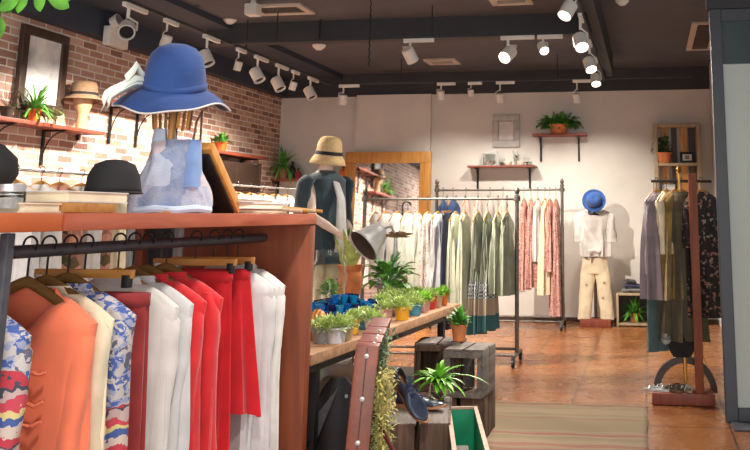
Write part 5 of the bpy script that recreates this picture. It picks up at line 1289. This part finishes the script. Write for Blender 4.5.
# dried grass inside the trunk
cloth('dry_grass', (186, 172, 96), .25); cloth('dry_grass2', (120, 140, 104), .3)
rnd = random.Random(31)
for k, (mt_, n_, lab, px, Y_, zz, L_) in enumerate((('dry_grass2', 900, 'bundle of grey green dried eucalyptus standing in the open suitcase', 381, 4.3, (.05, .93), .045), ('dry_grass', 800, 'bundle of yellow dried grass and flowers in front of the eucalyptus', 383, 3.95, (.48, .80), .03))):
    m = MB(); p = onY(px, 400, Y_)
    for i in range(n_):
        x_ = rnd.gauss(0, .016); y_ = rnd.uniform(-.11, .11); z_ = rnd.uniform(*zz)
        d = Vector((rnd.uniform(-1, 1), rnd.uniform(-1, 1), rnd.uniform(-.4, 1)))
        m.leaf((x_, y_, z_), d, L_*rnd.uniform(.6, 1.1), L_*.32, .6, .2, 2)
    for i in range(10): m.tube([(rnd.uniform(-.01, .01), rnd.uniform(-.03, .03), .0), (rnd.uniform(-.015, .015), rnd.uniform(-.1, .1), zz[1])], .002, 4)
    solo('dried_bouquet', m, mt_, lab, 'dried flowers', (p.x, Y_, .022), weld=False)
s0 = onY(364, 400, 4.0); s1 = onY(392, 449, 3.9)
m = MB().tube([s0-s0, (s1-s0)*.5+Vector((0, 0, .01)), s1-s0, (s1-s0)*1.6, Vector((.25, -.1, -s0.z+.02))], .012, 8, flat=.5)
plain('strap_red', (96, 30, 34), .5)
solo('leather_strap', m, 'strap_red', 'dark red leather strap running from the suitcase down to the right', 'strap', s0)

# ================================================================ CRATES, SHOES, BOX
def crate(label, cx, cy, z0, w, d, h, rz, mat='crate_brown', open_='front', top='crate_grey', nsl=2, gap=.03):
    r = thing('wooden_crate', label, 'crate', (cx, cy, z0), rz); th = .014
    for sx in (-1, 1):
        for sy in (-1, 1): MB().box((sx*(w/2-.016), sy*(d/2-.016), h/2), (.028, .028, h)).build('corner_post', mat, r, bevel=.002)
    def panel(side):
        if side in ('front', 'back'):
            y = (-d/2-th/2 if side == 'front' else d/2+th/2); sw = (w-gap*(nsl-1))/nsl
            for i in range(nsl): MB().box((-w/2+sw/2+i*(sw+gap), y, h/2), (sw, th, h-.004)).build('slat', mat, r, bevel=.002)
        elif side in ('left', 'right'):
            x = (-w/2-th/2 if side == 'left' else w/2+th/2); sw = (d-gap*(nsl-1))/nsl
            for i in range(nsl): MB().box((x, -d/2+sw/2+i*(sw+gap), h/2), (th, sw, h-.004)).build('slat', mat, r, bevel=.002)
        else:
            z = h-th/2+.001; sw = (w-gap*.6*(nsl-1))/nsl
            for i in range(nsl): MB().box((-w/2+sw/2+i*(sw+gap*.6), 0, z), (sw, d+.02, th)).build('top_slat', top, r, bevel=.002)
    for s in ('front', 'back', 'left', 'right', 'top'):
        if s != open_: panel(s)
    if open_ == 'front':
        for z_ in (.02, h-.035): MB().box((0, -d/2-th/2, z_), (w, th, .04)).build('rim_slat', mat, r, bevel=.002)
    return r
# crate A (shoes)
zA_ = .44
a = onZ(386, 424, zA_); b = onZ(449, 424, zA_); wA = (b-a).length; dA = .40
dA = .66; rzA = radians(11.9); dirA = Vector((-sin(rzA), cos(rzA), 0)); cAc = (a+b)/2+dirA*(dA/2+.02)
crate('small worn brown crate carrying the blue lace up shoes', cAc.x, cAc.y, 0, wA*.96, dA, zA_, rzA, open_='none')
MB2 = None
# shoes
t = NT('shoe_leather'); t.set(.28); t.base(t.ramp(t.noise(9, 3), [(.3, (34, 42, 58)), (.7, (58, 68, 86))])); t.bump(t.noise(90, 2), .15, .002)
plain('shoe_sole', (156, 108, 70), .6, var=.12); plain('shoe_inside', (168, 112, 70), .7); plain('lace', (34, 40, 92), .8)
def shoe(label, M4, L=.30, group='blue lace up shoes'):
    r = thing('oxford_shoe', label, 'shoe', (0, 0, 0), 0, group); r.matrix_world = M4
    # sole outline (toe at +x)
    def half(f): return (.036+.012*sin(pi*min(1, max(0, (f-.45)/.5)))-.006*sin(pi*min(1, f/.6)))*(min(1, (f+.02)/.12)**.5)*(min(1, (1.015-f)/.17)**.5)
    N = 30; xs = [i/N for i in range(N+1)]
    out = [(-L/2+L*f, half(f)) for f in xs]+[(-L/2+L*f, -half(f)*.94) for f in reversed(xs)]
    def sole(z0, z1, k, nm, mat):
        m = MB(); rings = []
        for z_ in (z0, z1): rings.append([Vector((x*k, y*k, z_+(.010*max(0, (x/L+.5-.75)/.25)**2))) for x, y in out])
        m.loft(rings, True, True); return m.build(nm, mat, r)
    sole(.012, .026, 1.05, 'sole', 'shoe_sole')
    m = MB(); rings = []
    hx = [(x, y) for x, y in out if x < -L/2+.085]
    for z_ in (0, .013): rings.append([Vector((x*1.03, y*1.03, z_)) for x, y in hx])
    m.loft(rings, True, True); m.build('heel', 'shoe_sole', r)
    # upper: cross sections along x, arch-shaped, open around the ankle
    rings = []; NS = 24
    for i in range(NS+1):
        f = .01+.985*i/NS; x = -L/2+L*f; hw = half(f)*1.0
        if f < .30: top_ = .092+.008*cos(f*10)
        elif f < .66: top_ = .092-(f-.30)/.36*.040
        else: top_ = .052-(f-.66)/.34*.012
        if f > .9: top_ = .0435-.012*((f-.9)/.095)**2
        if f < .04: top_ *= .9
        ring = []
        nn = 22
        for k in range(nn+1):
            q = pi*k/nn
            yy = hw*cos(q)*(1-.0*0); zz = .026+(top_-.026)*sin(q)**.62
            narrow = 1-.42*max(0, (sin(q)-.5)/.5)*(1 if f < .5 else max(0, 1-(f-.5)/.2))*.6
            ring.append(Vector((x, yy*narrow, zz)))
        rings.append(ring)
    m = MB(); n = len(rings[0]); vs = [p for rg in rings for p in rg]; fs = []
    for i in range(NS):
        fmid = (i+.5)/NS
        for k in range(n-1):
            if fmid < .44 and fmid > .03 and abs(k-(n-2)/2) < (4.6 if fmid < .3 else 4.6-(fmid-.3)*20): continue
            a_ = i*n+k; fs.append((a_, a_+1, a_+1+n, a_+n))
    m.add(vs, fs); m.build('upper', 'shoe_leather', r, solid=.003)
    sole(.027, .029, .93, 'insole', 'shoe_inside')
    # tongue and laces
    rings = [[Vector((-L/2+L*f, y_, .026+( (.092-(f-.30)/.36*.040)-.026)-.003+.004*(1-(y_/.02)**2)+max(0,.38-f)*.25)) for y_ in (-.018, -.009, 0, .009, .018)] for f in (.27, .34, .42, .5, .56)]
    MB().loft(rings, closed=False).build('tongue', 'shoe_leather', r, solid=.003)
    for j in range(4):
        f = .38+.06*j; x = -L/2+L*f; z_ = .092-(f-.30)/.36*.040+.004
        MB().tube([(x, -.02, z_-.012), (x+.003, -.008, z_), (x+.006, .008, z_), (x+.002, .02, z_-.012)], .0028, 6).build('lace', 'lace', r)
    z_ = .092-(.38-.30)/.36*.040+.008
    for s in (-1, 1): MB().tube([(-L/2+L*.38, 0, z_), (-L/2+L*.36, s*.02, z_+.01), (-L/2+L*.42, s*.035, z_-.008), (-L/2+L*.41, s*.012, z_)], .0025, 6).build('lace_loop', 'lace', r)
    # toe cap seam
    f = .78; hw = half(f); MB().tube([(-L/2+L*f+.004*sin(q), hw*cos(q)*1.02, .027+(.052-(f-.66)/.34*.022-.026)*sin(q)**.62) for q in [pi*k/14 for k in range(15)]], .0012, 5).build('toe_cap_seam', 'black_cloth', r)
    return r
# rear shoe lying flat, toe right; front shoe propped with heel up on it, toe down towards the viewer
cA = Vector(((a.x+b.x)/2, a.y+dA/2, zA_+.003))
rs_ = Matrix.Translation(onZ(420, 409, zA_+.003)+Vector((0, 0, 0))) @ Matrix.Rotation(radians(-14), 4, 'Z')
shoe('blue leather lace up shoe lying flat behind the propped one', rs_)
toe = onZ(424, 425, zA_+.004)+Vector((0, 0.02, 0))
Rm = Matrix.Rotation(radians(-62), 4, 'Z') @ Matrix.Rotation(radians(24), 4, 'Y')
Rm = Matrix.Rotation(radians(-14), 4, 'Z') @ Matrix.Rotation(radians(48), 4, 'Y') @ Matrix.Rotation(radians(28), 4, 'X')
tl = Rm @ Vector((0.30/2, 0, .012, 1))
shoe('blue leather lace up shoe propped up on its mate, toe down', Matrix.Translation(toe-Vector(tl[:3])+Vector((0, 0, .006))) @ Rm)
# glass vase plant
p = onZ(436, 398, zA_)
pv = onZ(438, 399, zA_+.002)
v_ = thing('vase_plant', 'green spider plant in a round glass vase behind the blue shoes', 'plant', pv)
MB().lathe([(.0005, 0), (.035, .002), (.055, .03), (.058, .055), (.045, .085), (.032, .1), (.036, .108), (.032, .107), (.028, .1), (.042, .083), (.054, .055), (.05, .032), (.0005, .006)], n=30).build('vase', 'glass', v_)
m = MB(); rnd = random.Random(77)
for i in range(60):
    a_ = rnd.uniform(0, 6.28); e_ = rnd.uniform(.2, 1.3)
    m.leaf((.01*cos(a_), .01*sin(a_), .09), (cos(a_)*cos(e_), sin(a_)*cos(e_)*.8, sin(e_)), rnd.uniform(.10, .19), .030, 1.5, .3, 8)
m.leaf((0, 0, .1), (.9, .0, .55), .34, .02, 1.2, .3, 12)
m.build('foliage', 'leaf_bright', v_)
m = MB()
for i in range(6): m.leaf((0, 0, .02), (cos(i), sin(i), 2), .09, .012, .1, .2, 4)
m.build('submerged_stem', 'leaf_pale', v_)
m = MB()
for a_, l_ in ((2.7, .15), (2.2, .13), (1.4, .12), (3.4, .12)): m.leaf((0, 0, .1), (cos(a_)*.8, sin(a_)*.6, .75), l_, .07, 1.0, .2, 7)
m.build('broad_leaf', 'leaf_pale', v_)
# crates behind: two on top of one
zc1 = .29; zc2 = .61
a1 = onZ(414, 333, zc2); b1 = onZ(470, 330, zc2)
YC_ = 6.35
xL, xR = onY(413, 335, YC_).x, onY(459, 335, YC_).x
crate('dark upturned crate with grey top behind the shoes, left of the pair', (xL+xR)/2, YC_+.16, zc1+.004, xR-xL-.03, .30, zc2-zc1, radians(4), open_='front')
xL2, xR2 = onY(448, 345, YC_-.1).x, onY(488, 345, YC_-.1).x
crate('grey upturned crate with open front behind the shoes, right of the pair', (xL2+xR2)/2, YC_-.02, zc1+.004, xR2-xL2-.03, .34, zc2-zc1-.01, radians(-4), open_='front', mat='crate_grey')
xa, xb = onY(413, 380, YC_).x, onY(489, 380, YC_).x
crate('brown bottom crate under the pair of upturned crates', (xa+xb)/2, YC_+.06, 0, xb-xa-.03, .42, zc1, radians(0), open_='none', nsl=3, top='crate_brown')
p = onZ(459, 331, zc2+.005)
potted('potted_plant', 'green succulent in a terracotta pot standing on the upturned crates', 'plant', (onY(459, 331, YC_+.12).x, YC_+.12, zc2+.007), .058, .115, 'terracotta', lambda t: bush_foliage(t, 110, .07, .07, .09, .075, .028, 'leaf', (0, 0, .14), 91, .2))
bpy.data.objects[-1] if False else None
# green plastic lined box
zG = .42
gb = onZ(476, 408, zG); gc = onZ(487, 448, zG); ga = onZ(451, 408, zG)
dg_ = (gb-gc).normalized(); lG = 1.35
ang_ = math.atan2(dg_.y, dg_.x)-pi/2
perp = Vector((-dg_.y, dg_.x, 0))
wG = max(.16, (ga-gb).dot(perp))
cG = gb-dg_*(lG/2)+perp*(wG/2)
g_ = thing('green_box', 'open box with green inside and tan rim right of the shoe crate', 'box', (cG.x, cG.y, 0), ang_)
plain('box_green', (18, 138, 96), .45, var=.08); plain('box_rim', (170, 140, 116), .6)
m = MB()
for s in (-1, 1): m.box((s*(wG/2-.006), 0, zG/2), (.012, lG, zG))
for s in (-1, 1): m.box((0, s*(lG/2-.006), zG/2), (wG-.024, .012, zG))
m.box((0, 0, .01), (wG-.024, lG-.024, .02)); m.build('box_body', 'box_green', g_, weld=False)
m = MB()
for s in (-1, 1): m.box((s*(wG/2-.004), 0, zG+.004), (.022, lG+.01, .012))
for s in (-1, 1): m.box((0, s*(lG/2-.004), zG+.004), (wG-.02, .022, .012))
m.build('rim', 'box_rim', g_, weld=False)
MB().box((wG/2+.004, 0, zG/2-.01), (.006, lG-.02, zG-.03)).build('outer_skin', 'straw_brown', g_)
w1 = thing('wooden_board', 'grey wooden board lying across the inside of the green box', 'board', (cG.x, cG.y, .022), ang_)
MB().box((-wG*.16, .2, .29), (wG*.5, .12, .02)).build('board', 'crate_grey', w1, bevel=.002)
MB().box((-wG*.16-.03, .2, .14), (.02, .10, .28)).build('support', 'crate_grey', w1)
MB().box((-wG*.16+.05, .2, .14), (.02, .10, .28)).build('support', 'crate_grey', w1)
# ================================================================ HANGING POTHOS (leaves in the top left corner)
hp_ = onY(24, -30, 2.0)
t_ = thing('hanging_plant', 'hanging pothos whose bright green leaves enter at the top left corner', 'plant', (hp_.x, 2.0, 0))
zt_ = hp_.z
MB().lathe([(.0005, zt_+.08), (.07, zt_+.08), (.1, zt_+.2), (.105, zt_+.21), (.09, zt_+.2), (.0005, zt_+.19)], n=24).build('pot', 'orange_pot', t_)
MB().tube([(0, 0, zt_+.2), (0, 0, ZC)], .004, 6).build('cord', 'black_metal', t_)
m = MB(); loc = Vector((hp_.x, 2.0, 0))
for (px, py, dx, dz, L_, W_) in ((22, -8, -.1, -1, .055, .045), (18, -4, -1, -.6, .06, .05), (37, -7, .3, -1, .05, .04), (48, -5, 1, -.45, .065, .045), (54, -10, .8, -.4, .05, .04), (-2, 18, .1, -1, .06, .045), (1, 5, .6, -.3, .03, .03), (10, -6, .1, -1, .05, .04)):
    p = onY(px, py, 1.95)-loc; d = Vector((dx*cos(TH), dx*sin(TH), dz)).normalized()
    m.leaf(p, d, L_, W_, .2, .15, 7, side=Vector((-d.z, -.25, d.x)))
for px, py in ((20, -6), (52, -6), (0, 16)):
    p = onY(px, py, 1.96)-loc; m.tube([(0, 0, zt_+.2), Vector((p.x*.7, p.y*.7, zt_+.12)), p], .0025, 5)
m.build('foliage', 'leaf', t_, weld=False)
